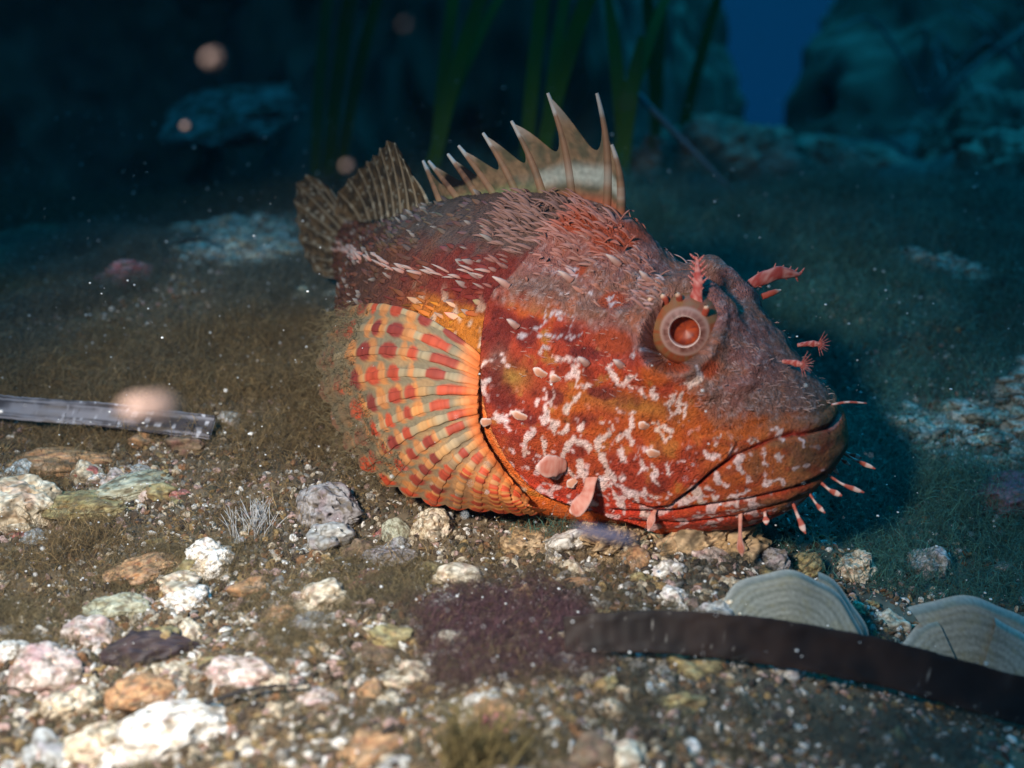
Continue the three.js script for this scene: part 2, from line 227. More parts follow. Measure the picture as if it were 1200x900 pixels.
function skin(t, y, z) {
  const n1 = fbm(t * 0.8 + 5, y * 0.8, z * 0.5, 3), n2 = fbm(t * 2.2, y * 2.2 + 9, z * 1.2, 3), n3 = noise(t * 9, y * 9, z * 5), n4 = noise(t * 22, y * 22, z * 22);
  let c = mix3(SK.red, SK.orange, sstep(-0.12, 0.16, n1 + 0.25 * n2));
  c = mix3(c, SK.olive, 0.55 * sstep(0.14, 0.32, n2 + 0.15 * n1));
  c = mix3(c, SK.orange, 0.85 * g2(Math.hypot((t - 4.2) / 1.5, (y - 4.45) / 0.5), 1)); c = mix3(c, SK.olive, 0.55 * g2(Math.hypot((t - 4.8) / 1.3, (y - 4.75) / 0.22), 1));
  c = mix3(c, SK.olive, 0.85 * g2(Math.hypot((t - 7.75) / 0.42, (y - 4.85) / 0.3), 1)); c = mix3(c, SK.cream, 0.6 * g2(Math.hypot((t - 8.15) / 0.16, (y - 5.2) / 0.3), 1));
  for (const [a, b, ra, rb] of DARKS) { const e = Math.hypot((t - a) / ra, (y - b) / rb) + 0.45 * n2; c = mix3(c, SK.deep, 0.8 * sstep(1.15, 0.75, e)); }
  c = mix3(c, SK.deep, 0.55 * sstep(0.08, 0.3, fbm(t * 1.5 + 11, y * 1.7, 3, 3)) * sstep(3.2, 4.2, t)); c = mix3(c, SK.red, 0.6 * sstep(4.2, 3.2, y) * sstep(3.4, 4.6, t));
  const low = sstep(2.9, 2.1, y + 0.2 * n2);
  c = mix3(c, SK.scarlet, low * 0.9);
  // jaws: amber with red edges
  if (t < 3.4) { c = mix3(c, mix3([0.47, 0.10, 0.018], [0.36, 0.13, 0.045], sstep(2.2, 0.7, t)), 0.8 * sstep(5.2, 4.8, y) * sstep(2.6, 3.4, y) * sstep(3.4, 2.6, t)); }
  const m = lineDist(MOUTH, t, y); c = mix3(c, [0.34, 0.02, 0.016], 0.85 * g2(m, 0.06)); c = mix3(c, SK.red, 0.5 * sstep(0.05, 0.3, noise(t * 2.6, y * 3.4, 77)) * sstep(4, 3, t) * sstep(4.8, 4.4, y)); c = mix3(c, [0.2, 0.11, 0.05], 0.55 * sstep(0.0, 0.3, noise(t * 1.9, y * 2.2, 87)) * sstep(3, 1.5, t));
  c = mix3(c, [0.5, 0.03, 0.02], 0.6 * g2(lineDist(LOWJAW, t, y), 0.07));
  // crown, nape and snout: pink grey, furred with fine growth
  const top = sstep(-0.28, 0.25, y - CHEEKLINE(t) + 0.5 * n2 + 0.12 * n3);
  let k = mix3(SK.pink, SK.grey, sstep(-0.2, 0.2, n1 + 0.5 * n2)); k = mix3(k, [0.34, 0.09, 0.045], 0.7 * sstep(0.1, 0.35, n2 + 0.2 * n1)); k = mix3(k, SK.grey, 0.6 * sstep(3.2, 1.6, t));
  k = mix3(k, [0.33, 0.31, 0.32], 0.30 * sstep(0.15, 0.45, n3 + 0.5 * n4));
  c = mix3(c, k, 0.9 * top);
  for (const [a, b, ra, rb] of REDS) { const e = Math.hypot((t - a) / ra, (y - b) / rb) + 0.35 * n2; c = mix3(c, [0.34, 0.05, 0.014], 0.9 * sstep(1.2, 0.7, e)); }
  // behind the gill cover
  const q = t - gillT(y);
  if (q > 0 && t > 4) {
    const hind = sstep(0, 0.04, q);
    let b = mix3([0.17, 0.022, 0.014], SK.deep, sstep(-0.2, 0.25, n1 + n2)); b = mix3(b, SK.brown, 0.85 * sstep(9.5, 12.5, t));
    b = mix3(b, SK.slate, 0.75 * sstep(6.9, 7.7, y + 0.8 * n2 + (t - 9) * 0.13));
    b = mix3(b, [0.14, 0.05, 0.025], 0.5 * sstep(0.1, 0.4, noise(t * 2.2, y * 0.5, 4)) * sstep(9, 11, t));
    b = mix3(b, [0.50, 0.15, 0.018], sstep(6.35, 5.85, y + 0.5 * n2) * sstep(11.2, 9.6, t));
    b = mix3(b, SK.cream, 0.8 * sstep(0.25, 0.4, noise(t * 4.2, y * 2.6, 1)) * sstep(6.6, 5.9, y) * sstep(11.5, 9.6, t));
    if (y < 4.6) { const s = 0.5 + 0.5 * Math.sin(q * 26 + 2 * n2); b = mix3(b, mix3(SK.flame, [0.85, 0.42, 0.16], s * s * 0.5), sstep(1.0, 0.8, q)); }
    if (y < 1.85) b = mix3(b, SK.flame, 0.8);
    c = mix3(c, b, hind);
  }
  if (t > 3 && y < 1.75) c = mix3(c, SK.flame, 0.65 * sstep(1.75, 1.5, y + 0.15 * n2));
  // pale marks
  const mk = markAt(t, y) + 0.035 * n2 + 0.02 * n3;
  if (mk > -0.06) c = mix3(c, y > 5.6 ? [0.50, 0.41, 0.43] : mix3(SK.white, SK.cream, 0.3 + n1), 0.92 * sstep(-0.02, 0.018, mk));
  // smaller pale squiggles over cheek and jaws
  const sq = Math.abs(noise(t * 2.3 + 40, y * 2.6, 8)) + 0.25 * Math.abs(n2), dots = noise(t * 5.5, y * 5.5, 21);
  if (q < 0 && y < 6.3) { c = mix3(c, SK.white, 0.7 * sstep(0.40, 0.5, dots) * sstep(4.8, 3.6, y)); c = mix3(c, SK.white, 0.75 * sstep(0.035, 0.012, sq) * sstep(0.02, 0.2, noise(t * 1.1, y * 1.1, 33)) * sstep(4.4, 3.2, y)); }
  if (y < 2.9 && q < 0) c = mix3(c, SK.white, 0.75 * sstep(0.16, 0.3, noise(t * 3.6 + y * 2, y * 3.2 - t, 12)));
  const gr = 1 + 0.35 * n2 + 0.3 * n3 + 0.3 * n4 - 0.5 * sstep(0.35, 0.55, noise(t * 12, y * 12, z * 12 + 40));
  return [c[0] * gr, c[1] * gr, c[2] * gr];
}
{
  const NU = 760, NV = 440, ST = [];
  const g = grid(NU, NV, (u, v) => { const t = T0 + (TL - T0) * (0.25 * u + 0.75 * Math.pow(u, 1.9)), q = section(t, (v - 0.25) * Math.PI * 2); ST.push(q); return bend(...q); }, true);
  const P = g.attributes.position, N = g.attributes.normal;
  for (let i = 0; i < P.count; i++) { const [t, y, z] = ST[i], d = relief(t, y, z) * CM * sstep(T0, T0 + 0.35, t); P.setXYZ(i, P.getX(i) + N.getX(i) * d, P.getY(i) + N.getY(i) * d, P.getZ(i) + N.getZ(i) * d); }
  g.computeVertexNormals();
  paint(g, (x, y, z, i) => skin(...ST[i]));
  const uv = new Float32Array(P.count * 2); for (let i = 0; i < P.count; i++) { uv[i * 2] = ST[i][0] / 1.7; uv[i * 2 + 1] = ((i % NV) / NV) * 12; } g.setAttribute('uv', new THREE.BufferAttribute(uv, 2));
  const B = 512, bd = new Uint8Array(B * B * 4);                // pores and fine wrinkles, tiling
  for (let j = 0; j < B; j++) for (let i = 0; i < B; i++) { const a = (i / B) * Math.PI * 2, b = (j / B) * Math.PI * 2, r = 2.6, X = Math.cos(a) * r, Y = Math.sin(a) * r, Z = Math.cos(b) * r, Wv = Math.sin(b) * r; const v = 0.5 * noise(X * 2.2 + Z * 1.9, Y * 2.2 + Wv * 1.7, Z * 2.3 - X) + 0.35 * noise(X * 5 - Wv * 4, Y * 5 + Z * 4.4, Wv * 5 + X) + 0.3 * noise(X * 11 + Z * 9, Y * 11 - Wv * 10, Z * 12 + Y * 8); const k = clamp(128 + 150 * v, 0, 255); bd.set([k, k, k, 255], (j * B + i) * 4); }
  const bt = new THREE.DataTexture(bd, B, B); bt.wrapS = bt.wrapT = THREE.RepeatWrapping; bt.magFilter = THREE.LinearFilter; bt.needsUpdate = true;
  part('body', g, phys({ vertexColors: true, roughness: 0.6, specularIntensity: 0.5, bumpMap: bt, bumpScale: 0.0009 }), fish);
}
// a point of the skin near (t, y) on a side, straight coordinates
function skinPoint(t, y, side = 1, out = 0) {
  let lo = -Math.PI / 2, hi = Math.PI / 2;
  for (let i = 0; i < 30; i++) { const m = (lo + hi) / 2; if (section(t, m)[1] < y) lo = m; else hi = m; }
  const a = section(t, lo), b = section(t, lo + 0.02), dz = b[2] - a[2], dy = b[1] - a[1], L = Math.hypot(dz, dy) || 1, nz = dy / L, ny = -dz / L;
  const d = out + relief(t, a[1], a[2]);
  return { p: [t, a[1] + ny * d, side * (a[2] + nz * d)], n: [0, ny, side * nz] };
}
const bv = (t, y, z) => V3(...bend(t, y, z));
// ---- eyes: a ball with a ringed iris, an open pupil with the retina behind it, and a clear cornea
for (const side of [1, -1]) {
  const sp = skinPoint(EYE[0], EYE[1] + 0.3, side), ctr = bv(EYE[0], EYE[1] + 0.12, side * 1.27);
  const axis = V3(0.20, 0.16, side * 0.97).normalize(), q = new THREE.Quaternion().setFromUnitVectors(V3(0, 0, 1), axis);
  const prof = [[0, 0.36], [0.2, 0.39], [0.30, 0.45], [0.335, 0.52], [0.345, 0.74], [0.355, 0.77], [0.375, 0.78], [0.40, 0.765], [0.46, 0.745], [0.54, 0.705], [0.60, 0.655], [0.64, 0.60], [0.70, 0.55], [0.76, 0.47], [0.81, 0.38], [0.86, 0.2], [0.88, 0.0]];
  const R = 64, pos = [], idx = [], col = [];
  prof.forEach(([r, h]) => { for (let j = 0; j < R; j++) { const a = (j / R) * Math.PI * 2; pos.push(r * Math.cos(a) * CM, r * Math.sin(a) * CM, h * CM); } });
  for (let i = 0; i + 1 < prof.length; i++) for (let j = 0; j < R; j++) { const a = i * R + j, b = i * R + ((j + 1) % R); idx.push(a, a + R, b, b, a + R, b + R); }
  const g = new THREE.BufferGeometry(); g.setAttribute('position', new THREE.Float32BufferAttribute(pos, 3)); g.setIndex(idx); g.computeVertexNormals();
  paint(g, (x, y, z) => {
    const r = Math.hypot(x, y) / CM, a = Math.atan2(y, x), n = noise(r * 9, a * 3, 5) , f = noise(Math.cos(a) * 7, Math.sin(a) * 7, 3);
    if (r < 0.342) return [0.24 + 0.2 * n, 0.036 + 0.03 * n, 0.012];
    if (r < 0.37) return [0.66, 0.48, 0.42];
    if (r < 0.50) return mix3([0.25, 0.12, 0.10], [0.10, 0.034, 0.024], clamp(0.45 + n * 0.9 + 0.9 * noise(Math.cos(a) * 14, Math.sin(a) * 14, 9)));
    if (r < 0.55) return [0.30, 0.18, 0.15];
    return mix3([0.24, 0.06, 0.024], [0.20, 0.10, 0.045], clamp(0.5 + 1.6 * f + 0.8 * n + 0.9 * noise(Math.cos(a) * 18, Math.sin(a) * 18, r * 3)));
  });
  const eye = part('eye', g, phys({ vertexColors: true, roughness: 0.4, specularIntensity: 0.5, side: THREE.DoubleSide }), fish);
  eye.position.copy(ctr); eye.quaternion.copy(q);
  const cg = new THREE.SphereGeometry(0.0084, 40, 16, 0, Math.PI * 2, 0, 1.05).rotateX(Math.PI / 2).scale(1, 1, 0.86);
  const cornea = part('cornea', cg, phys({ color: 0xffffff, transmission: 1, thickness: 0, roughness: 0.0, ior: 1.06, specularIntensity: 0.3 }), eye); cornea.position.set(0, 0, 0.0013);
}
// ---- pectoral fin of the seen side: sixteen fleshy rays in a spotted fan
const PBASE = [[-8.75, 5.1, 3.01], [-8.7, 4.93, 3.17], [-8.63, 4.77, 3.32], [-8.52, 4.6, 3.46], [-8.4, 4.42, 3.59], [-8.29, 4.22, 3.62], [-8.13, 4.05, 3.73], [-7.99, 3.85, 3.75], [-7.83, 3.63, 3.77], [-7.67, 3.43, 3.78], [-7.49, 3.23, 3.77], [-7.29, 3.01, 3.77], [-7.11, 2.73, 3.68], [-6.89, 2.52, 3.67], [-6.69, 2.26, 3.56], [-6.48, 2.04, 3.44]];
const PTIP = [[-14.9, 4.35, 0.28], [-15, 3.79, 0.8], [-14.74, 3.19, 1.51], [-14.19, 2.55, 2.1], [-13.35, 2.02, 2.64], [-12.64, 1.59, 3.07], [-11.87, 1.35, 3.4], [-11.07, 1.17, 3.57], [-10.27, 1.13, 3.69], [-9.52, 1.08, 3.71], [-8.83, 1.12, 3.61], [-8.22, 1.22, 3.53], [-7.64, 1.31, 3.45], [-7.18, 1.35, 3.34], [-6.85, 1.4, 3.17], [-6.63, 1.53, 3.01]];
PBASE.forEach((p, i) => { const k = sstep(2, 10, i); p[0] -= 0.5 * k; p[1] -= 0.12 * k; });
function fan(a, r, lift = 0) {                                   // a: 0..15 across the rays, r: 0..1 along; fish axes, cm
  const i = Math.min(14, Math.floor(a)), f = a - i, B = PBASE[i].map((v, k) => lerp(v, PBASE[i + 1][k], f)), T = PTIP[i].map((v, k) => lerp(v, PTIP[i + 1][k], f));
  const up = Math.sin(Math.PI * Math.pow(r, 0.8)), w = 1 - a / 15;
  return [lerp(B[0], T[0], r), lerp(B[1], T[1], r) + up * (0.75 * w * w + 0.12), lerp(B[2], T[2], r) + up * (0.45 + 0.25 * w) + lift];
}
const FINC = { cream: [0.34, 0.25, 0.145], grey: [0.13, 0.105, 0.066], spot: [0.20, 0.034, 0.026], orange: [0.58, 0.17, 0.03], bright: [0.58, 0.075, 0.022] };
function finColour(a, r, ray) {
  const i = Math.round(a), odd = i % 2, low = sstep(7, 14, a), n = noise(a * 3, r * 9, 2);
  let c = mix3(FINC.cream, FINC.grey, ray ? 0.25 + 0.6 * n : 0.75);
  c = mix3(c, [0.62, 0.28, 0.08], (ray ? 0.55 : 0.25) * sstep(0.0, 0.3, noise(a * 1.3 + 4, r * 6, 7)));
  c = mix3(c, FINC.orange, 0.75 * low);
  for (const r0 of [0.16, 0.34, 0.50, 0.64, 0.77, 0.89, 0.98]) {
    const rc = r0 + (odd ? 0.05 : -0.035) + 0.09 * noise(i * 2.37 + 0.4, r0 * 9, 5), len = (r0 < 0.3 ? 0.062 : 0.036) * (1 + 1.1 * noise(i * 3.13 + 0.5, r0 * 5.3, 11)); if (noise(i * 4.71 + 0.3, r0 * 17, 2) > 0.28) continue;
    const e = Math.hypot((r - rc) / len, (a - i) / (ray ? 0.9 : 0.40));
    const s = mix3(mix3(FINC.spot, [0.45, 0.07, 0.03], clamp(0.5 + 1.3 * noise(i * 1.7, r0 * 13, 1))), FINC.bright, Math.max(low * 0.8, 0.75 * sstep(0.7, 0.95, r)));
    c = mix3(c, s, sstep(1.12, 0.86, e));
    const e2 = Math.hypot((r - rc - len * 2.1) / (len * 0.9), (a - i) / 0.6); c = mix3(c, FINC.orange, 0.55 * sstep(1.1, 0.7, e2) * (r > 0.3 ? 1 : 0));
  }
  c = mix3(c, [0.74, 0.16, 0.03], 0.8 * sstep(0.1, 0.02, r));
  c = mix3(c, [0.13, 0.10, 0.06], 0.85 * sstep(0.05, 0.4, (r - 0.62) * 1.6 * sstep(7.5, 4.5, a) + 0.55 * fbm(a * 1.1, r * 7, 8, 3) + 0.12 * noise(a * 12, r * 70, 4)));   // settled brown sediment
  const k = 1 + 0.28 * noise(a * 9, r * 60, 3) + 0.2 * noise(a * 23, r * 140, 6); return c.map((v) => v * k);
}
{
  const fin = new THREE.Group(); fin.name = 'pectoral_fin'; fish.add(fin);
  const A = [], NA = 15 * 10;
  const mg = grid(NA, 90, (u, v) => {
    const a = u * 15, fr = Math.abs(a - Math.round(a)) * 2, r = v * (0.985 - 0.05 * fr * fr); A.push([a, r]);
    const p = fan(a, r); const sag = 0.035 * (fr * fr) + 0.02 * noise(a * 3, r * 14, 6); return [p[0] * CM, p[1] * CM, (p[2] - sag) * CM];
  });
  const th = grid(NA, 90, (u, v, i, j) => { const k = (i * 91 + j) * 3, q = mg.attributes.position.array; return [q[k], q[k + 1], q[k + 2] - 0.0004]; });
  paint(mg, (x, y, z, i) => finColour(A[i][0], A[i][1], false)); paint(th, (x, y, z, i) => finColour(A[i][0], A[i][1], false));
  part('membrane', mergeGeometries([mg, th]), phys({ vertexColors: true, roughness: 0.7, specularIntensity: 0.4, side: THREE.DoubleSide }), fin);
  const fm = phys({ vertexColors: true, roughness: 0.6, specularIntensity: 0.45 });
  for (let i = 0; i < 16; i++) {
    const rs = [], NR = 96, NS = 10;
    const g = grid(NR, NS, (u, v) => {
      const r = u, p = fan(i, r), p2 = fan(i, Math.min(1, r + 0.01)), p1 = fan(i, Math.max(0, r - 0.01)); rs.push(r);
      const side = fan(Math.min(15, i + 0.3), r), sd = fan(Math.max(0, i - 0.3), r);
      const T = V3(p2[0] - p1[0], p2[1] - p1[1], p2[2] - p1[2]).normalize(), S = V3(side[0] - sd[0], side[1] - sd[1], side[2] - sd[2]); S.addScaledVector(T, -S.dot(T)).normalize();
      const O = V3().crossVectors(S, T).normalize(); if (O.z < 0) O.negate();
      const gap = V3(...fan(Math.min(15, i + 0.5), r)).distanceTo(V3(...fan(Math.max(0, i - 0.5), r)));
      const w = Math.min(0.115, gap * 0.35) * (1 + 0.10 * Math.sin(r * 60 + i)) * sstep(1.015, 0.93, r) , a = v * Math.PI * 2;
      return [0, 1, 2].map((k) => (p[k] + S.getComponent(k) * Math.cos(a) * w + O.getComponent(k) * (Math.sin(a) * w * 0.36 - 0.014)) * CM);
    }, true);
    const M = rs; paint(g, (x, y, z, k) => finColour(i, M[k], true));
    part('fin_ray', g, fm, fin);
  }
}
// ---- spiny dorsal fin: [t, y] of the foot and of the tip of every spine, cm
const SPINES = [[6.63, 8.45, 6.94, 10.15], [7.01, 8.5, 7.46, 11.32], [7.93, 8.5, 8.79, 11.17], [8.7, 8.4, 9.81, 10.35], [9.41, 8.28, 10.74, 9.91], [10.06, 8.16, 11.67, 9.43], [10.64, 8.0, 12.14, 9.13], [11.28, 7.8, 13.16, 8.76], [12.25, 7.5, 13.54, 8.7]];
const spinePoint = (s, k) => { const [t0, y0, t1, y1] = SPINES[s], b = 0.10 * Math.sin(Math.PI * k); return [lerp(t0, t1, k) - b * (y1 - y0) * 0.35 + 0.12 * k * k * k, lerp(y0, y1, k) + b * 0.3]; };
{
  const fin = new THREE.Group(); fin.name = 'dorsal_fin'; fish.add(fin);
  const fm = phys({ vertexColors: true, roughness: 0.6, specularIntensity: 0.4, side: THREE.DoubleSide });
  const col = (t, y, s, k) => {
    const n = fbm(t * 2.4, y * 2.4, 3, 3), n2 = noise(t * 9, y * 9, 4);
    let c = mix3([0.07, 0.06, 0.036], [0.15, 0.095, 0.055], sstep(-0.2, 0.2, n));
    c = mix3(c, [0.30, 0.33, 0.30], 0.8 * sstep(0.14, 0.02, Math.abs(k - 0.3)) * sstep(3.4, 1.6, s)); c = mix3(c, [0.16, 0.2, 0.09], 0.6 * sstep(2, 4, s) * sstep(0.35, 0.2, k));
    c = mix3(c, [0.34, 0.07, 0.03], 0.7 * sstep(0.18, 0.05, k));
    c = mix3(c, [0.34, 0.30, 0.28], 0.75 * sstep(0.7, 1.0, k));
    const e = Math.hypot((t - 11.7) / 0.75, (y - 8.62 + (t - 11.7) * 0.33) / 0.27) + 0.35 * n; c = mix3(c, [0.006, 0.005, 0.006], sstep(1.1, 0.85, e));
    const k2 = 1 + 0.35 * n2; return c.map((v) => v * k2);
  };
  const NS = SPINES.length;
  for (let s = 0; s < NS; s++) {
    const pts = [], ks = [0, 0.2, 0.4, 0.6, 0.8, 1]; for (const k of ks) { const [t, y] = spinePoint(s, k); pts.push(bv(t, y, 0)); }
    const L = V3().subVectors(pts[5], pts[0]).length(), g = tube(pts, [0.0013, 0.0012, 0.0011, 0.0009, 0.0007, 0.00045], 8);
    const p0 = pts[0]; paint(g, (x, y, z, i) => { const k = Math.floor(i / 8) / 24; const [t, yy] = spinePoint(s, k); const c = col(t, yy, s, k); return mix3(c, k > 0.8 ? [0.38, 0.36, 0.34] : [0.22, 0.11, 0.065], (0.55 + 0.45 * noise(k * 14, s, 2)) * (k < 0.2 ? 0.4 : 1)); });
    part('spine', g, fm, fin);
    // web behind this spine, cut back deeply to the next
    if (s < NS - 1) {
      const M = [], sheet = (off) => grid(20, 30, (u, v) => {
        const k = v, A = spinePoint(s, k), B = spinePoint(s + 1, k), cut = 0.45 * Math.sin(Math.PI * Math.pow(u, 0.55)) * (1 - 0.25 * u);
        const ka = k * (1 - cut * (s === 0 ? 0.9 : 1.15)), P = spinePoint(s, ka), Q = spinePoint(s + 1, ka * (s > 3 ? 0.92 : 0.97)), t = lerp(P[0], Q[0], u), y = lerp(P[1], Q[1], u) ; M.push([t, y, ka]);
        return bend(t, y, off + 0.03 * Math.sin(u * Math.PI) * Math.sin(s * 2.1));
      });
      const g2_ = mergeGeometries([sheet(0.018), sheet(-0.018)]); paint(g2_, (x, y, z, i) => col(M[i][0], M[i][1], s, M[i][2])); part('membrane', g2_, fm, fin);
    }
  }
}
// ---- soft dorsal fin and tail fin: rays in a rounded web
function softFin(name, base0, base1, outline, nr, colour, curve = 0) {
  const fin = new THREE.Group(); fin.name = name; fish.add(fin);
  const L = outline.map(([t, y]) => V3(t, y, 0)), cv = new THREE.CatmullRomCurve3(L), fm = phys({ vertexColors: true, roughness: 0.65, specularIntensity: 0.35, side: THREE.DoubleSide });
  const at = (u, v) => { const b = [lerp(base0[0], base1[0], u), lerp(base0[1], base1[1], u)], e = cv.getPointAt(u); return [lerp(b[0], e.x, v), lerp(b[1], e.y, v), curve * v * v]; };
  const sheet = (o, M) => grid(nr * 6, 40, (u, v) => { const p = at(u, v * (1 - 0.045 * Math.abs(Math.sin(u * nr * Math.PI)))); M.push(p); return bend(p[0], p[1], p[2] + o + 0.03 * Math.abs(Math.cos(u * nr * Math.PI))); });
  const M = [], g = mergeGeometries([sheet(0.012, M), sheet(-0.03, M)]); paint(g, (x, y, z, i) => colour(M[i][0], M[i][1])); part('membrane', g, fm, fin);
  for (let i = 0; i <= nr; i++) { const pts = [0, 0.33, 0.66, 1].map((v) => { const p = at(i / nr, v); return bv(p[0], p[1], p[2] + 0.03); }); const r = tube(pts, [0.0008, 0.0006, 0.00045, 0.0002], 6); paint(r, (x, y, z, k) => { const p = at(i / nr, Math.floor(k / 6) / 16); return mix3(colour(p[0], p[1]), [0.24, 0.2, 0.14], 0.45); }); part('fin_ray', r, fm, fin); }
}
const mottle = (t, y) => { const n = noise(t * 3.0, y * 3.0, 6), f = noise(t * 5.2, y * 6.5, 9), h = noise(t * 16, y * 16, 2); let c = mix3([0.04, 0.03, 0.02], [0.10, 0.066, 0.036], sstep(-0.2, 0.25, n)); c = mix3(c, [0.30, 0.28, 0.22], 0.85 * sstep(0.28, 0.42, f)); return c.map((v) => v * (1 + 0.3 * h)); };
softFin('soft_dorsal_fin', [13.0, 7.4], [20.3, 5.4], [[13.6, 8.3], [14.7, 8.75], [15.6, 9.0], [17.6, 8.2], [19.6, 7.3], [20.8, 6.3], [20.9, 5.6]], 10, mottle, 0.3);
softFin('tail_fin', [20.2, 3.3], [20.2, 5.3], [[20.9, 3.35], [22.0, 3.2], [22.9, 3.9], [23.25, 4.9], [23.3, 6.2], [22.6, 6.7], [21.4, 6.4]], 10, mottle, 0.15);
// ---- skin flaps, barbels and tentacles (fish axes, cm)
const cirMat = phys({ vertexColors: true, roughness: 0.6, specularIntensity: 0.4 });
// a flap: a flattened body along points, width by station; the flat side is turned towards `face`
function flapGeo(pts, widths, thick, face = [0, 0, 1], wob = 0.1, colour) {
  const P = pts.map((p) => V3(...p)), cv = new THREE.CatmullRomCurve3(P), W = table(widths.map((w, i) => [i / (widths.length - 1), w])), F = V3(...face), M = [];
  const n = 18, m = 12;
  const g = grid(n, m, (u, v) => {
    const p = cv.getPoint(u), T = cv.getTangent(u), S = V3().crossVectors(F, T).normalize(), O = V3().crossVectors(T, S).normalize(), a = v * Math.PI * 2, w = Math.max(0.002, W(u) * 0.5 * (1 + wob * noise(u * 6, Math.sign(Math.cos(a)) * 3, P[0].x * 3)));
    M.push([u, Math.cos(a)]);
    const tk = Math.min(thick, w); return [0, 1, 2].map((k) => (p.getComponent(k) + S.getComponent(k) * Math.cos(a) * w + O.getComponent(k) * Math.sin(a) * tk) * CM);
  }, true);
  paint(g, (x, y, z, i) => colour(M[i][0], Math.abs(M[i][1]), i)); return g;
}
const pinkFlap = (u, e) => { const n = noise(u * 9, e * 4, 3); return mix3(mix3([0.44, 0.13, 0.085], [0.56, 0.27, 0.20], 0.5 + n), [0.78, 0.62, 0.55], 0.7 * Math.max(sstep(0.8, 1, e) * sstep(0.2, 0.5, u), sstep(0.88, 1, u))); };
const redFlap = (u, e) => { const n = noise(u * 12, e * 6, 8); return mix3([0.36, 0.05, 0.04], [0.58, 0.24, 0.20], clamp(0.4 + n * 1.4)); };
const banded = (u, e) => mix3([0.42, 0.09, 0.06], [0.66, 0.44, 0.38], sstep(0.0, 0.6, Math.sin(u * 17)));
const flap = (pts, w, th, face, f, name = 'skin_flap') => part(name, flapGeo(pts, w, th, face, 0.15, f), cirMat, fish);
flap([[-6.10, 3.05, 3.42], [-6.18, 3.1, 3.9], [-6.4, 3.12, 4.45]].map((p, i) => [p[0] - i * 0.08, p[1], p[2] - 0.18 * i]), [0.3, 0.42, 0.52, 0.5, 0.1], 0.05, [-0.3, 0.2, 1], pinkFlap);
flap([[-5.45, 2.85, 3.3], [-5.38, 2.55, 3.75], [-5.5, 2.3, 3.9], [-5.66, 2.16, 3.9]], [0.34, 0.36, 0.4, 0.42, 0.12], 0.05, [-0.2, 0.2, 1], pinkFlap);
flap([[-3.97, 2.28, 2.62], [-3.96, 2.1, 2.95], [-3.98, 1.78, 3.05]], [0.07, 0.12, 0.2, 0.05], 0.03, [0, 0, 1], pinkFlap);
flap([[-2.08, 2.5, 2.2], [-1.98, 2.2, 2.42], [-1.9, 1.85, 2.5], [-1.82, 1.5, 2.45]], [0.12, 0.1, 0.09, 0.12, 0.2, 0.04], 0.035, [0, 0, 1], pinkFlap);
for (const [a, b, w] of [[[-1.67, 2.78, 1.9], [-1.44, 2.3, 2.15], 0.13], [[-1.14, 2.98, 1.62], [-0.56, 2.25, 1.95], 0.12], [[-0.86, 3.15, 1.36], [-0.26, 2.72, 1.6], 0.09], [[-0.72, 3.34, 1.1], [0.0, 3.12, 1.3], 0.12], [[-0.66, 3.42, 0.8], [0.42, 3.12, 0.8], 0.1]]) {
  const m = a.map((v, k) => (v + b[k]) / 2 + (k === 1 ? -0.06 : 0.04));
  part('barbel', flapGeo([a, m, b], [w * 0.9, w * 0.7, w * 0.6, w * 1.3, w * 0.3], 0.03, [0.2, 0, 1], 0.3, banded), cirMat, fish);
  part('barbel', flapGeo([a, m, b].map((p) => [p[0], p[1], -p[2]]), [w * 0.9, w * 0.7, w * 0.6, w * 1.3, w * 0.3], 0.03, [0.2, 0, -1], 0.3, banded), cirMat, fish);
}
flap([[-0.75, 4.9, 0.3], [-0.4, 5.0, 0.15], [0.0, 5.02, 0.0]], [0.05, 0.06, 0.05, 0.05, 0.02], 0.025, [0, 0, 1], banded, 'barbel');
// small clear lobes on the cheek
for (const [t, y, dx, dy] of [[6.94, 5.04, -0.3, 0.15], [7.22, 3.98, -0.36, 0.1], [8.0, 3.72, -0.25, -0.05], [6.6, 5.0, -0.2, 0.1], [4.35, 4.3, -0.2, 0.1], [3.95, 3.75, -0.3, 0.05], [6.2, 2.85, -0.2, -0.2], [5.85, 2.7, -0.15, -0.2]]) {
  const p = bv(...skinPoint(t, y, 1, -0.02).p).multiplyScalar(100);
  flap([[p.x, p.y, p.z], [p.x + dx * 0.5, p.y + dy * 0.5, p.z + 0.1], [p.x + dx, p.y + dy, p.z + 0.1]], [0.14, 0.2, 0.22, 0.06], 0.03, [0, 0, 1], (u, e) => mix3([0.46, 0.2, 0.12], [0.7, 0.58, 0.52], 0.8 * sstep(0.6, 1, Math.max(e, u))));
}
// tentacles over both eyes: a stalk with a fringe of lobes
function tentacle(pts, w, face, lobes) {
  const g = new THREE.Group(); g.name = 'eye_tentacle'; fish.add(g);
  part('stalk', flapGeo(pts, w, 0.07, face, 0.3, redFlap), cirMat, g);
  const cv = new THREE.CatmullRomCurve3(pts.map((p) => V3(...p)));
  for (let i = 0; i < lobes; i++) { const u = 0.25 + (0.75 * i) / (lobes - 1), p = cv.getPoint(u), T = cv.getTangent(u), s = i % 2 ? 1 : -1, L = rr(0.16, 0.32), S = V3().crossVectors(V3(...face), T).normalize().multiplyScalar(s); const d = T.clone().multiplyScalar(0.7).add(S).normalize().multiplyScalar(L); part('lobe', flapGeo([p.toArray(), p.clone().addScaledVector(d, 0.5).toArray(), p.clone().add(d).add(V3(0, 0.03, 0)).toArray()], [0.1, 0.07, 0.05, 0.02], 0.025, face, 0.2, redFlap), cirMat, g); }
}
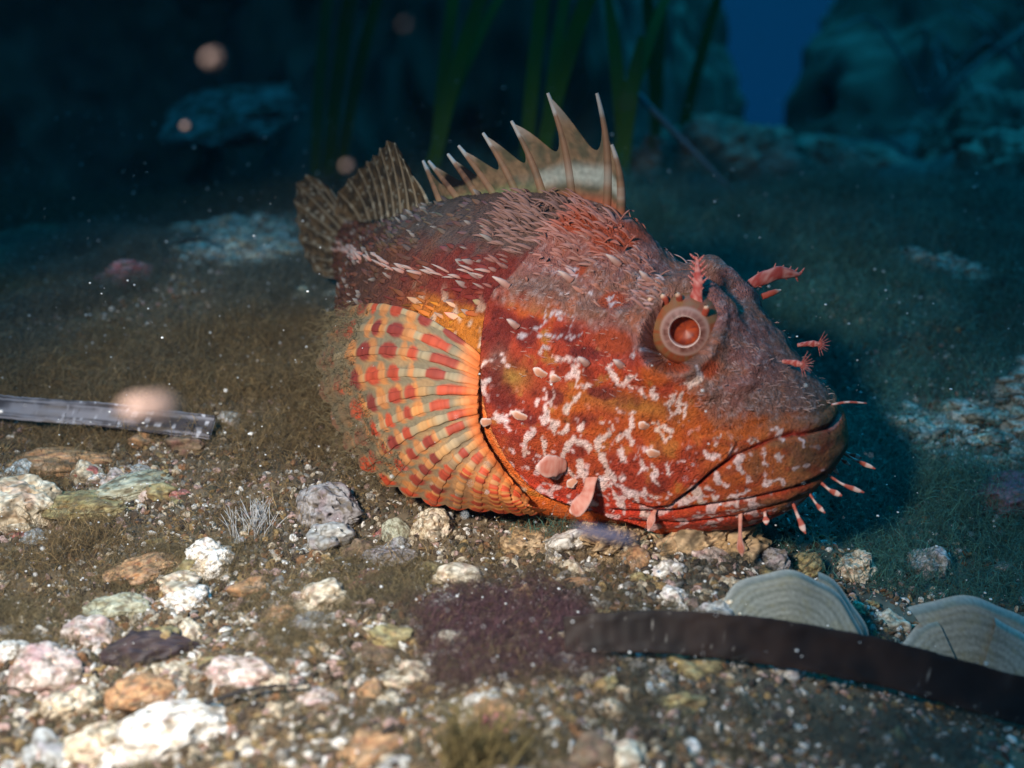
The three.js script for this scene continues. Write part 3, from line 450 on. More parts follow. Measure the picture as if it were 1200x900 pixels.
tentacle([[-4.0, 7.0, 1.55], [-4.02, 7.4, 1.5], [-4.1, 7.7, 1.35], [-4.2, 8.0, 1.2]], [0.34, 0.26, 0.22, 0.16, 0.05], [0, 0, 1], 12);
tentacle([[-3.75, 6.75, -1.5], [-3.4, 7.0, -1.75], [-2.95, 7.2, -2.2], [-2.55, 7.15, -2.6]], [0.12, 0.3, 0.36, 0.34, 0.1], [0.4, 0, 1], 14);
for (const [a, b] of [[[-4.35, 7.05, 1.65], [-4.4, 7.3, 1.9]], [[-4.65, 6.95, 1.7], [-4.75, 7.2, 1.9]], [[-3.15, 6.7, -1.45], [-2.8, 6.85, -1.85]], [[-4.95, 6.85, 1.7], [-5.05, 7.05, 1.9]], [[-3.7, 6.9, 1.75], [-3.66, 7.15, 1.9]]]) flap([a, a.map((v, k) => (v + b[k]) / 2 + 0.03), b], [0.16, 0.16, 0.14, 0.06], 0.06, [0, 0, 1], (u) => mix3([0.40, 0.07, 0.04], [0.62, 0.42, 0.3], sstep(0.55, 0.95, u)), 'brow_lobe');
// fringed nostril flaps
for (const s of [-1, 1]) { const g = new THREE.Group(); g.name = 'nostril_flap'; fish.add(g); const b = [-1.95, 5.85, s * 0.75]; part('stalk', flapGeo([b, [b[0] + 0.28, b[1] + 0.06, b[2] + s * 0.14], [b[0] + 0.5, b[1] + 0.08, b[2] + s * 0.2]], [0.1, 0.13, 0.17, 0.07], 0.05, [0, 0, 1], 0.2, redFlap), cirMat, g); for (let i = 0; i < 9; i++) { const a = -1.2 + i * 0.3, p = [b[0] + 0.44, b[1] + 0.08, b[2] + s * 0.19]; part('fringe', flapGeo([p, [p[0] + 0.15 * Math.cos(a), p[1] + 0.15 * Math.sin(a), p[2]], [p[0] + 0.3 * Math.cos(a), p[1] + 0.34 * Math.sin(a) + 0.02, p[2] + 0.08 * Math.sin(i * 2.3)]], [0.03, 0.022, 0.008], 0.01, [0, 0, 1], 0.2, redFlap), cirMat, g); } }
// head spines: short blunt thorns along the ridges
for (const [t, y, L] of [[6.05, 7.55, 0.32], [7.0, 7.15, 0.3], [5.3, 7.25, 0.22], [8.35, 6.75, 0.34], [7.9, 5.95, 0.2], [6.0, 5.45, 0.2], [5.2, 5.55, 0.18]]) { const s = skinPoint(t, y), a = bv(...s.p).multiplyScalar(100), b = bv(s.p[0] + L, s.p[1] + 0.12 + s.n[1] * 0.15, s.p[2] + 0.14).multiplyScalar(100); flap([a.toArray(), a.clone().lerp(b, 0.5).add(V3(0, 0.03, 0.03)).toArray(), b.toArray()], [0.2, 0.14, 0.03], 0.07, [0, 0, 1], (u) => mix3([0.3, 0.12, 0.09], [0.46, 0.36, 0.32], u), 'head_thorn'); }
// the ragged coat of small tassels and scale edges: too many to pick apart
{
  const parts = [];
  const put = (t, y, side, len, wid, lift, colour, ahead = 0) => {
    const s = skinPoint(t, y, side, -0.02), q = [s.p[0] + len * (1 - ahead), s.p[1] + (rnd() - 0.55) * 0.7 * len + s.n[1] * lift, s.p[2] + s.n[2] * lift];
    const a = bv(...s.p).multiplyScalar(100), b = bv(...q).multiplyScalar(100), m = a.clone().lerp(b, 0.5).add(V3(s.n[1] * 0.02, s.n[1] * lift * 0.35, s.n[2] * lift * 0.35));
    const P = [a, m, b], cv = new THREE.CatmullRomCurve3(P), F = V3(0, s.n[1], s.n[2]), c0 = colour(0), c1 = colour(1), cols = [];
    const g = grid(5, 6, (u, v) => { const p = cv.getPoint(u), T = cv.getTangent(u), S = V3().crossVectors(F, T).normalize(), O = V3().crossVectors(T, S), an = v * Math.PI * 2, w = wid * 0.5 * Math.max(0.04, Math.sin(Math.PI * (0.25 + 0.75 * u))); cols.push(mix3(c0, c1, u)); return [0, 1, 2].map((k) => (p.getComponent(k) + S.getComponent(k) * Math.cos(an) * w + O.getComponent(k) * Math.sin(an) * Math.min(w, 0.018)) * CM); }, true);
    paint(g, (x, yy, z, i) => cols[i]); parts.push(g);
  };
  const tone = (t, y) => { const s = skin(t, y, 1); return (k) => mix3(s, [0.55, 0.46, 0.42], 0.25 + 0.35 * k * rnd()); };
  for (let i = 0; i < 1500; i++) {                              // flank and back
    const t = rr(8.9, 20.2), y0 = fB(t), y1 = fT(t), y = lerp(y0, y1, Math.pow(rnd(), 0.7)), pale = rnd() < 0.16, s = skin(t, y, 1);
    const side = rnd() < 0.85 ? 1 : -1, c = pale ? [0.28, 0.24, 0.21] : s.map((v) => v * rr(0.7, 1.4));
    put(t, y, side, rr(0.16, 0.36), rr(0.07, 0.19), rr(0.0, 0.07), (k) => mix3(s, c, k));
  }
  for (let i = 0; i < 34; i++) { const t = 9 + i * 0.33, y = lerp(6.9, 4.6, (t - 9) / 11.2) + rr(-0.1, 0.1); for (let j = 0; j < 2; j++) put(t + rr(-0.1, 0.1), y + rr(-0.08, 0.08), 1, rr(0.25, 0.45), rr(0.06, 0.13), rr(0.06, 0.18), (k) => mix3([0.3, 0.1, 0.07], [0.38, 0.33, 0.3], k)); }   // lateral line
  for (let i = 0; i < 900; i++) {                               // nape and crown
    const t = rr(4.6, 9.4), y = lerp(6.6, fT(t) - 0.03, Math.pow(rnd(), 0.55)), s = skin(t, y, 1), up = sstep(7.2, 8.3, y);
    if (rnd() > 0.35 + 0.65 * up) continue;
    put(t, y, rnd() < 0.75 ? 1 : -1, rr(0.2, 0.45) + 0.25 * up * rnd(), rr(0.04, 0.13), rr(0.05, 0.14) + 0.16 * up * rnd(), (k) => mix3(s.map((v) => v * 1.1), [0.34, 0.17, 0.14], 0.2 + 0.4 * k), rnd() < 0.15 ? rr(0.8, 1.8) : rr(0.0, 0.4));
  }
  for (let i = 0; i < 650; i++) {                               // snout, cheek top, brow
    const t = rr(0.9, 8.3), y = lerp(4.9, fT(t) - 0.05, rnd()); if (Math.hypot(t - EYE[0], y - EYE[1] - 0.14) < 1.15) continue;
    const s = skin(t, y, 1); put(t, y, rnd() < 0.8 ? 1 : -1, rr(0.1, 0.26), rr(0.014, 0.03), rr(0.03, 0.07), (k) => mix3(s.map((v) => v * 1.15), [0.4, 0.33, 0.31], 0.2 + 0.4 * k), rnd() < 0.5 ? rr(0.0, 0.5) : rr(1.5, 2));
  }
  const m = part('skin_tassels', mergeGeometries(parts), phys({ vertexColors: true, roughness: 0.65, specularIntensity: 0.4 }), fish); m.userData.kind = 'stuff';
}
// ---------------------------------------------------------------- stones
const onBed = (x, z, sink = 0) => seabedY(x, z) - sink;
function rockGeo(k, detail, o = {}) {                            // unit stone: knobbly, pitted, crusted
  const { rough = 0.28, knob = 0.16, pits = 0.05, flat = 0.7, pal = [[0.45, 0.36, 0.27], [0.58, 0.5, 0.42], [0.22, 0.15, 0.1], [0.5, 0.3, 0.28]] } = o;
  let g = new THREE.IcosahedronGeometry(1, detail); g.deleteAttribute('uv'); g.deleteAttribute('normal'); g = mergeVertices(g, 1e-5);
  const P = g.attributes.position, S = k * 13.7;
  for (let i = 0; i < P.count; i++) {
    const x = P.getX(i), y = P.getY(i), z = P.getZ(i);
    let r = 1 + rough * 1.6 * fbm(x * 0.9 + S, y * 0.9, z * 0.9, 2) + knob * fbm(x * 2.6, y * 2.6 + S, z * 2.6, 3);
    const p = noise(x * 5 + S, y * 5, z * 5); r -= pits * sstep(0.25, 0.5, p) * 2; r += 0.035 * noise(x * 11, y * 11, z * 11 + S) + (detail > 14 ? 0.02 * noise(x * 27, y * 27, z * 27) : 0);
    P.setXYZ(i, x * r * (1 + 0.25 * Math.sin(S)), y * r * flat, z * r);
  }
  g.computeVertexNormals();
  paint(g, (x, y, z) => {
    const n = fbm(x * 2 + S, y * 2, z * 2, 3), m = noise(x * 4.2, y * 4.2 + S, z * 4.2), f = noise(x * 13, y * 13, z * 13 + S), p = noise(x * 5 + S, y * 5 / flat, z * 5);
    let c = mix3(pal[0], pal[1], sstep(-0.2, 0.2, n)); c = mix3(c, pal[2], 0.75 * sstep(0.15, 0.4, m)); c = mix3(c, pal[3], 0.6 * sstep(0.1, 0.35, fbm(x * 1.6, y * 1.6, z * 1.6 + S * 2, 2))); c = mix3(c, pal[2], 0.5 * sstep(0.25, 0.5, p));
    c = mix3(c, [0.11, 0.08, 0.045], (pal === PAL.reef ? 0 : 0.75) * sstep(0.02, 0.22, fbm(x * 3.1 + 9, y * 3.1, z * 3.1 + S, 4))); const q = 1 + 0.5 * f; return c.map((v) => v * q);
  });
  return g;
}
const PAL = {
  cream: [[0.55, 0.44, 0.30], [0.72, 0.62, 0.47], [0.28, 0.17, 0.09], [0.60, 0.40, 0.30]], white: [[0.66, 0.60, 0.52], [0.80, 0.76, 0.70], [0.36, 0.27, 0.19], [0.66, 0.52, 0.50]], pink: [[0.50, 0.38, 0.32], [0.64, 0.54, 0.48], [0.26, 0.15, 0.12], [0.48, 0.26, 0.26]],
  olive: [[0.26, 0.20, 0.08], [0.36, 0.30, 0.15], [0.12, 0.08, 0.035], [0.30, 0.17, 0.07]], rust: [[0.36, 0.18, 0.08], [0.48, 0.28, 0.14], [0.16, 0.06, 0.035], [0.46, 0.30, 0.20]], brown: [[0.15, 0.09, 0.055], [0.24, 0.16, 0.10], [0.06, 0.03, 0.02], [0.22, 0.10, 0.08]],
  grey: [[0.32, 0.31, 0.29], [0.46, 0.45, 0.42], [0.15, 0.13, 0.12], [0.36, 0.30, 0.32]], lilac: [[0.24, 0.215, 0.21], [0.35, 0.32, 0.31], [0.07, 0.055, 0.05], [0.27, 0.2, 0.21]], red: [[0.38, 0.10, 0.09], [0.50, 0.22, 0.19], [0.14, 0.03, 0.03], [0.46, 0.16, 0.16]], tan: [[0.40, 0.25, 0.12], [0.54, 0.38, 0.22], [0.10, 0.055, 0.03], [0.44, 0.30, 0.18]],
  green: [[0.30, 0.29, 0.20], [0.44, 0.43, 0.32], [0.15, 0.13, 0.07], [0.36, 0.33, 0.24]], reef: [[0.16, 0.125, 0.085], [0.25, 0.20, 0.14], [0.09, 0.065, 0.045], [0.21, 0.12, 0.095]], purple: [[0.14, 0.07, 0.09], [0.2, 0.12, 0.13], [0.05, 0.02, 0.03], [0.2, 0.09, 0.12]],
};
const stoneMat = std({ vertexColors: true, roughness: 0.92 });
function stone(name, k, pal, x, z, sx, sy, sz, turn, label, cat, o = {}) {
  const m = single(name, rockGeo(k, o.detail ?? 22, { pal: PAL[pal], ...o }), stoneMat); m.scale.set(sx, sy, sz); m.rotation.set(o.tx ?? 0, turn, o.tz ?? 0); m.position.set(x, onBed(x, z) + sy * (o.up ?? 0.08), z); return tag(m, label, cat, o.group);
}
stone('pitted_stone', 1, 'cream', -0.133, 0.010, 0.0105, 0.0105, 0.009, 0.4, 'large cream pitted stone with pinkish crust at the edge of the gravel', 'stone', { detail: 30, flat: 0.85 });
stone('olive_stone', 2, 'olive', -0.1134, 0.007, 0.0115, 0.0055, 0.008, 0.2, 'olive brown rounded stone beside the large cream pitted stone', 'stone');
stone('flat_stone', 3, 'green', -0.103, -0.002, 0.012, 0.005, 0.007, 0.9, 'flat grey green stone behind the olive brown stone', 'stone');
stone('rusty_stone', 4, 'rust', -0.131, -0.016, 0.020, 0.006, 0.007, -0.05, 'long rusty orange stone lying under the grey leaf blade', 'stone');
stone('chalky_stone', 5, 'white', -0.0737, 0.037, 0.0066, 0.0062, 0.006, 1.1, 'chalky white knobbly stone next to a red brown stone', 'stone', { detail: 28, knob: 0.25, flat: 0.9 });
stone('chalky_stone', 6, 'white', -0.0755, 0.0505, 0.0072, 0.0055, 0.006, 2.0, 'chalky white stone with brown specks in front of the knobbly white one', 'stone', { detail: 28, knob: 0.22 });
stone('brown_stone', 7, 'rust', -0.0875, 0.039, 0.0075, 0.005, 0.006, 0.7, 'red brown angular stone between the gravel and the white stones', 'stone', { rough: 0.4 });
stone('pale_stone', 8, 'green', -0.0895, 0.0535, 0.0068, 0.005, 0.005, 0.1, 'pale yellow green stone among dull grey gravel', 'stone');
stone('spotted_stone', 9, 'cream', -0.0205, 0.0225, 0.0062, 0.0055, 0.0055, 0.6, 'cream stone with dark pits just below the tip of the spotted fin', 'stone', { detail: 30, flat: 0.9, pits: 0.07, rough: 0.35 });
stone('green_stone', 10, 'green', -0.0295, 0.0235, 0.0044, 0.0054, 0.0036, 1.9, 'smooth pale green stone leaning on the cream pitted stone by the fin', 'stone', { knob: 0.04, pits: 0, tz: -0.5, flat: 0.9 });
stone('lilac_stone', 11, 'lilac', -0.0305, 0.034, 0.0075, 0.0036, 0.004, 0.1, 'low lilac grey stone in front of the smooth green stone', 'stone');
stone('hollow_stone', 12, 'lilac', -0.0475, 0.0155, 0.0075, 0.0085, 0.007, 2.6, 'lilac grey stone with a black hollow beside the fin', 'stone', { detail: 30, pits: 0.12, flat: 0.9 });
stone('pink_stone', 13, 'red', -0.0335, 0.0506, 0.0046, 0.0024, 0.003, 0.2, 'small crimson pink stone on dull sand', 'stone');
stone('bright_stone', 14, 'white', -0.064, 0.100, 0.0105, 0.0075, 0.008, 0.3, 'big bright white lumpy stone on the gravel', 'stone', { detail: 30, knob: 0.2 });
stone('bright_stone', 15, 'cream', -0.0785, 0.1015, 0.0075, 0.0055, 0.006, 1.3, 'bright cream stone touching the big white lumpy stone', 'stone', { detail: 26 });
stone('pinkish_stone', 16, 'pink', -0.0965, 0.079, 0.0098, 0.0075, 0.008, 2.2, 'large pinkish white block of stone in the gravel', 'stone', { detail: 28, knob: 0.1 });
stone('amber_stone', 17, 'rust', -0.0735, 0.0885, 0.0062, 0.005, 0.005, 0.4, 'amber brown stone behind the big white lumpy stone', 'stone');
stone('pinkish_stone', 18, 'pink', -0.0545, 0.086, 0.0064, 0.0046, 0.005, 2.7, 'rosy stone beside the thin black twig', 'stone');
stone('crusted_stone', 19, 'cream', 0.0891, 0.0217, 0.0046, 0.0066, 0.0045, 0.8, 'cream knob of crusted stone between the fan algae and the chin', 'stone', { detail: 26, knob: 0.35 });
stone('crusted_stone', 20, 'grey', 0.1096, 0.0165, 0.0058, 0.0075, 0.005, 0.3, 'pale grey upright stone behind the fan algae', 'stone', { knob: 0.3 });
stone('crusted_stone', 21, 'lilac', 0.0640, 0.0335, 0.0056, 0.0062, 0.005, 1.5, 'lilac grey stone under the longest chin barbel', 'stone', { knob: 0.3 });
stone('crusted_stone', 22, 'olive', 0.0745, 0.0275, 0.0052, 0.0042, 0.004, 1.0, 'small yellow olive stone between lilac and cream stones', 'stone');
stone('tan_rock', 23, 'tan', 0.0495, 0.0285, 0.0125, 0.0105, 0.0085, 0.15, 'tan sponge-pitted rock under the chin of the fish', 'rock', { detail: 44, pits: 0.12, knob: 0.55, flat: 1, up: 0.0, tz: 0.5 });
stone('tan_rock', 24, 'tan', 0.0275, 0.0265, 0.0115, 0.0058, 0.008, 1.0, 'low tan rock under the throat of the fish', 'rock', { detail: 36, pits: 0.12, knob: 0.5, flat: 1, up: -0.15 });
stone('tan_rock', 25, 'tan', 0.0035, 0.0275, 0.0085, 0.0048, 0.007, 2.0, 'small tan rock where the lowest fin rays touch the ground', 'rock', { detail: 30, pits: 0.1 });
stone('tail_pebble', 26, 'cream', -0.0675, -0.1225, 0.0045, 0.0042, 0.004, 0.2, 'round cream pebble closest to the tail of the fish', 'stone', { pits: 0 });
stone('tail_pebble', 27, 'green', -0.0785, -0.1215, 0.0048, 0.0044, 0.004, 1.2, 'round yellowish pebble next to the cream one by the tail', 'stone', { pits: 0 });
stone('red_crust_stone', 28, 'red', -0.1465, -0.130, 0.0105, 0.0095, 0.008, 0.9, 'pinkish red crusted stone on the algae slope', 'stone', { detail: 28, knob: 0.3 });
stone('red_crust_stone', 29, 'rust', -0.176, -0.118, 0.007, 0.006, 0.006, 0.3, 'dull rosy brown stone far along the slope from the red one', 'stone');
stone('dark_rock', 30, 'purple', 0.1495, -0.020, 0.016, 0.010, 0.012, 0.5, 'dark purple brown rock on the blue lit slope', 'rock', { detail: 30 });
// rocks behind: dark, overgrown, closing the view except for one gap of open water
const BIG = [
  ['back_rock', 31, -0.38, 0.13, -0.80, 0.25, 0.28, 0.16, 0.3, 'broad dark algae-covered rock rising behind the pale crusted slab'],
  ['back_rock', 32, -0.06, 0.10, -0.86, 0.30, 0.40, 0.20, 1.1, 'tall shaded rock behind the seagrass'],
  ['back_rock', 33, 0.10, 0.04, -1.05, 0.15, 0.36, 0.18, 2.0, 'shaded rock bounding the gap of open blue water'],
  ['back_rock', 34, 0.62, 0.06, -1.00, 0.22, 0.34, 0.20, 2.9, 'dark blue rock hung with thin stems across the gap'],
  ['back_rock', 35, 0.30, 0.07, -0.36, 0.055, 0.045, 0.05, 0.7, 'low dark rock behind the pale crust on the slope'],
  ['overhanging_rock', 37, -0.42, 0.50, -0.88, 0.72, 0.13, 0.58, 0.0, 'broad rock ledge overhanging the dark hollow behind the seagrass'],
  ['overhanging_rock', 43, 0.92, 0.52, -0.92, 0.36, 0.13, 0.52, 0.6, 'short rock ledge jutting out over the wispy algae'],
  ['low_rock', 38, 0.135, 0.075, -0.50, 0.075, 0.05, 0.05, 0.4, 'low shaggy rock behind the slender pale stem'],
  ['low_rock', 39, 0.255, 0.07, -0.58, 0.07, 0.045, 0.05, 1.4, 'low shaggy rock at the foot of the water gap'],
  ['low_rock', 42, 0.40, 0.075, -0.62, 0.09, 0.07, 0.06, 2.4, 'lumpy rock under the wispy algae'],
  ['back_rock', 36, -0.78, 0.16, -0.95, 0.26, 0.42, 0.22, 1.7, 'dark rock wall behind the broad algae-covered rock'],
];
for (const [n, k, x, y, z, sx, sy, sz, a, label] of BIG) { const m = single(n, rockGeo(k, 44, { pal: PAL.reef, flat: 1, rough: 0.3, knob: 0.3, pits: 0.04 }), stoneMat); m.scale.set(sx, sy, sz); m.rotation.y = a; m.position.set(x, y, z); tag(m, label, 'rock'); }
{ const m = single('pale_slab', rockGeo(41, 34, { pal: [[0.18, 0.19, 0.16], [0.32, 0.33, 0.29], [0.09, 0.07, 0.05], [0.16, 0.13, 0.11]], flat: 0.4, knob: 0.25 }), stoneMat); m.scale.set(0.040, 0.034, 0.03); m.position.set(-0.185, 0.128, -0.46); m.rotation.set(0.5, 0.2, 0.15); tag(m, 'pale crusted slab leaning against the broad dark rock', 'rock'); }
// pebbles one can count
{
  const kinds = [['cream', 'cream'], ['white', 'chalk white'], ['pink', 'rosy'], ['rust', 'rusty brown'], ['grey', 'grey'], ['olive', 'olive brown'], ['red', 'crimson'], ['brown', 'dark brown']], made = {};
  const geos = kinds.map(([p], i) => [0, 1, 2].map((v) => rockGeo(60 + i * 3 + v, 8, { pal: PAL[p], knob: 0.2, rough: 0.45 })));
  const W = [0.22, 0.10, 0.11, 0.14, 0.13, 0.13, 0.04, 0.13];
  const MARKERS = [[-0.064, 0.10, 'big bright white lumpy stone'], [-0.0765, 0.074, 'dark crumpled mussel shell'], [-0.002, 0.068, 'purple brown algae patch'], [0.05, 0.083, 'black brown dead leaf'], [-0.133, 0.01, 'large cream pitted stone'], [-0.1, -0.02, 'grey purple leaf blade'], [-0.074, 0.043, 'chalky white stones'], [-0.022, 0.025, 'lower edge of the spotted fin'], [-0.006, 0.118, 'soft olive algae tuft'], [0.04, 0.035, 'tan rock under the chin'], [-0.0965, 0.079, 'pinkish white block'], [-0.045, 0.095, 'thin black twig'], [0.09, 0.03, 'fan algae']];
  let n = 0, tries = 0;
  while (n < 285 && tries++ < 20000) {
    const x = rr(-0.17, 0.13), z = rr(-0.04, 0.125), g = gravelAt(x, z); if (rnd() > 0.05 + g || Math.abs(x) > (0.293 - z) * 0.5) continue;
    if (x > -0.005 && x < 0.08 && z < 0.03 && z > -0.03) continue; if (x > -0.08 && x < 0.01 && z < 0.018) continue;
    let r = rnd(), k = 0; while (r > W[k] && k < 7) r -= W[k++];
    const s = lerp(0.0014, 0.0056, Math.pow(rnd(), 2.0));
    const [p, word] = kinds[k], m = new THREE.Mesh(geos[k][Math.floor(rnd() * 3)], stoneMat); m.name = numbered('pebble'); add(m);
    m.scale.set(s * rr(0.8, 1.3), s * rr(0.7, 1.05), s * rr(0.8, 1.2)); m.rotation.set(rr(-0.4, 0.4), rr(0, 6.28), rr(-0.4, 0.4)); m.position.set(x, onBed(x, z) + s * rr(-0.35, 0.25), z);
    const near = MARKERS.reduce((a, b) => (Math.hypot(x - a[0], z - a[1]) < Math.hypot(x - b[0], z - b[1]) ? a : b))[2], size = s < 0.0021 ? 'small' : s < 0.0034 ? 'middling' : 'large';
    tag(m, size + ' ' + word + ' pebble near the ' + near, 'pebble', size + ' ' + word + ' pebbles near the ' + near); n++;
  }
  // knobbly crust on the pale patches
  { const geo = rockGeo(97, 3, { pal: [[0.40, 0.39, 0.33], [0.56, 0.55, 0.48], [0.16, 0.14, 0.1], [0.44, 0.38, 0.36]], knob: 0.4, flat: 0.6 }), L = []; let t = 0; while (L.length < 2600 && t++ < 300000) { const x = rr(-0.2, 0.22), z = rr(-0.32, -0.0); if (rnd() < paleAt(x, z) - 0.25) L.push([x, z]); }
    const im = new THREE.InstancedMesh(geo, stoneMat, L.length), M0 = new THREE.Matrix4(), Q0 = new THREE.Quaternion(), E0 = new THREE.Euler(), C0 = new THREE.Color(); im.name = 'pale_crust'; L.forEach(([x, z], i) => { const s = lerp(0.0007, 0.0034, Math.pow(rnd(), 2)), k = rr(0.4, 1.25); Q0.setFromEuler(E0.set(rr(-0.5, 0.5), rr(0, 6.28), rr(-0.5, 0.5))); M0.compose(V3(x, onBed(x, z) + s * 0.1, z), Q0, V3(s * rr(0.8, 1.5), s * rr(0.6, 1.2), s)); im.setMatrixAt(i, M0); im.setColorAt(i, C0.setRGB(k, k, k * rr(0.85, 1))); }); tag(im, 'pale knobbly crust growing on the open slope', 'crust', null, 'stuff'); add(im); }
  // finer gravel and grit
  const M = new THREE.Matrix4(), Q = new THREE.Quaternion(), E = new THREE.Euler();
  const tones = [[0.62, 0.52, 0.38], [0.85, 0.82, 0.76], [0.50, 0.34, 0.30], [0.26, 0.13, 0.06], [0.30, 0.28, 0.25], [0.15, 0.10, 0.055], [0.15, 0.10, 0.055], [0.05, 0.035, 0.028], [0.10, 0.065, 0.04], [0.36, 0.24, 0.10], [0.08, 0.07, 0.04], [0.2, 0.17, 0.12]];
  for (let v = 0; v < 3; v++) {
    const geo = rockGeo(90 + v, 2, { pal: [[0.8, 0.8, 0.8], [0.95, 0.95, 0.95], [0.5, 0.45, 0.4], [0.85, 0.7, 0.7]], knob: 0.3 }), list = [];
    let t = 0; while (list.length < 30000 && t++ < 400000) { const x = rr(-0.19, 0.16), z = rr(-0.16, 0.14), g = gravelAt(x, z); if (rnd() > (z > -0.03 && x < 0.01 ? 0.34 : 0.16) + g + 0.35 * paleAt(x, z) || Math.abs(x) > (0.30 - z) * 0.55) continue; list.push([x, z, lerp(0.0002, 0.0015, Math.pow(rnd(), 2.8)) * (g > 0.3 ? 1 : 0.7)]); }
    const im = new THREE.InstancedMesh(geo, stoneMat, list.length); im.name = numbered('gravel'); const C = new THREE.Color();
    list.forEach(([x, z, s], i) => { Q.setFromEuler(E.set(rr(0, 6), rr(0, 6), rr(0, 6))); M.compose(V3(x, onBed(x, z) + s * 0.3, z), Q, V3(s * rr(0.7, 1.4), s * rr(0.6, 1), s * rr(0.7, 1.4))); im.setMatrixAt(i, M); const k = tones[Math.floor(rnd() * tones.length)]; C.setRGB(...k); im.setColorAt(i, C); });
    tag(im, 'fine mixed gravel and shell grit covering the seabed', 'gravel', null, 'stuff'); add(im);
  }
}
// ---------------------------------------------------------------- leaves, algae, seagrass
// a ribbon leaf with real thickness; `face` is the way its broad side looks
function ribbon(pts, widths, thick, face, colour, n = 60, curl = 0, rings = 16) {
  const cv = new THREE.CatmullRomCurve3(pts.map((p) => V3(...p))), W = table(widths.map((w, i) => [i / (widths.length - 1), w])), F = V3(...face).normalize(), M = [];
  const ring = rings;
  const g = grid(n, ring, (u, v) => {
    const p = cv.getPoint(u), T = cv.getTangent(u), S = V3().crossVectors(F, T).normalize(), O = V3().crossVectors(T, S), a = v * Math.PI * 2, c = Math.cos(a), s = Math.sin(a), w = W(u) * 0.5 * (1 + (rings > 16 ? 0.05 * noise(u * 40, Math.sign(c) * 3, 1) + 0.03 * noise(u * 160, Math.sign(c) * 3, 5) : 0));
    const cs = Math.sign(c) * Math.pow(Math.abs(c), 0.55), ss = Math.sign(s) * Math.pow(Math.abs(s), 0.55); M.push([u, cs]);
    const out = ss * thick * 0.5 + curl * w * cs * cs + 0.0002 * noise(u * 30, cs * 2, 3);
    return [0, 1, 2].map((k) => p.getComponent(k) + S.getComponent(k) * cs * w + O.getComponent(k) * out);
  }, true);
  // closed ends
  const P = g.attributes.position, extra = [], idx = Array.from(g.index.array), base = P.count;
  for (const row of [0, n]) { const c = V3(); for (let j = 0; j < ring; j++) c.add(V3().fromBufferAttribute(P, row * ring + j)); c.divideScalar(ring); const id = base + extra.length / 3; extra.push(c.x, c.y, c.z); M.push([row / n, 0]); for (let j = 0; j < ring; j++) { const a = row * ring + j, b = row * ring + ((j + 1) % ring); row ? idx.push(a, id, b) : idx.push(a, b, id); } }
  const g2_ = new THREE.BufferGeometry(); g2_.setAttribute('position', new THREE.Float32BufferAttribute([...P.array, ...extra], 3)); g2_.setIndex(idx); g2_.computeVertexNormals();
  return paint(g2_, (x, y, z, i) => colour(M[i][0], M[i][1], x, y, z));
}
const leafMat = phys({ vertexColors: true, roughness: 0.55, specularIntensity: 0.5 });
{
  const L = [[0.0105, 0.0105, 0.083], [0.028, 0.0112, 0.083], [0.048, 0.0098, 0.0835], [0.072, 0.0052, 0.083], [0.10, -0.0025, 0.0835], [0.135, -0.0125, 0.083]];
  const m = single('fallen_leaf', ribbon(L, [0.0072, 0.0085, 0.0092, 0.0095, 0.0095, 0.009], 0.0006, [0.05, 0.45, 1], (u, v, x, y, z) => { const n = fbm(x * 90, y * 90, 4, 3), s = noise(x * 700, y * 700, z * 700), e = noise(x * 260, y * 260, 9); let c = mix3([0.010, 0.006, 0.005], [0.022, 0.012, 0.009], sstep(-0.2, 0.3, n)); c = mix3(c, [0.22, 0.2, 0.18], 0.8 * sstep(0.5, 0.62, s) * sstep(0.0, 0.35, e + 0.1)); return mix3(c, [0.09, 0.07, 0.06], 0.3 * sstep(0.25, 0.5, n)); }, 420, 0.05, 40), leafMat);
  tag(m, 'long black brown dead seagrass leaf lying across the ground before the fan algae', 'leaf');
  const G = [[-0.172, 0.0335, -0.034], [-0.15, 0.0312, -0.030], [-0.12, 0.0300, -0.0255], [-0.0865, 0.0276, -0.0195]];
  const m2 = single('fallen_leaf', ribbon(G, [0.0070, 0.0072, 0.0074, 0.0076, 0.0074], 0.0009, [0, 0.65, 1], (u, v, x, y, z) => { const n = fbm(x * 120, y * 120, z * 40, 3), s = noise(x * 620, y * 620, z * 620), st = noise(x * 30, v * 5, 2); let c = mix3(mix3([0.045, 0.036, 0.038], [0.20, 0.185, 0.20], sstep(-0.25, 0.25, st + 0.7 * n + 0.4 * noise(x * 50, v * 11, 5))), [0.11, 0.075, 0.045], 0.6 * sstep(0.1, 0.35, fbm(x * 60, v * 2, 8, 3))); return mix3(c, [0.55, 0.54, 0.58], 0.8 * sstep(0.3, 0.5, s) * sstep(0.3, 0.9, u)); }, 360, 0.04, 40), leafMat);
  tag(m2, 'dull grey purple dead leaf blade with a ragged crusted end', 'leaf');
}
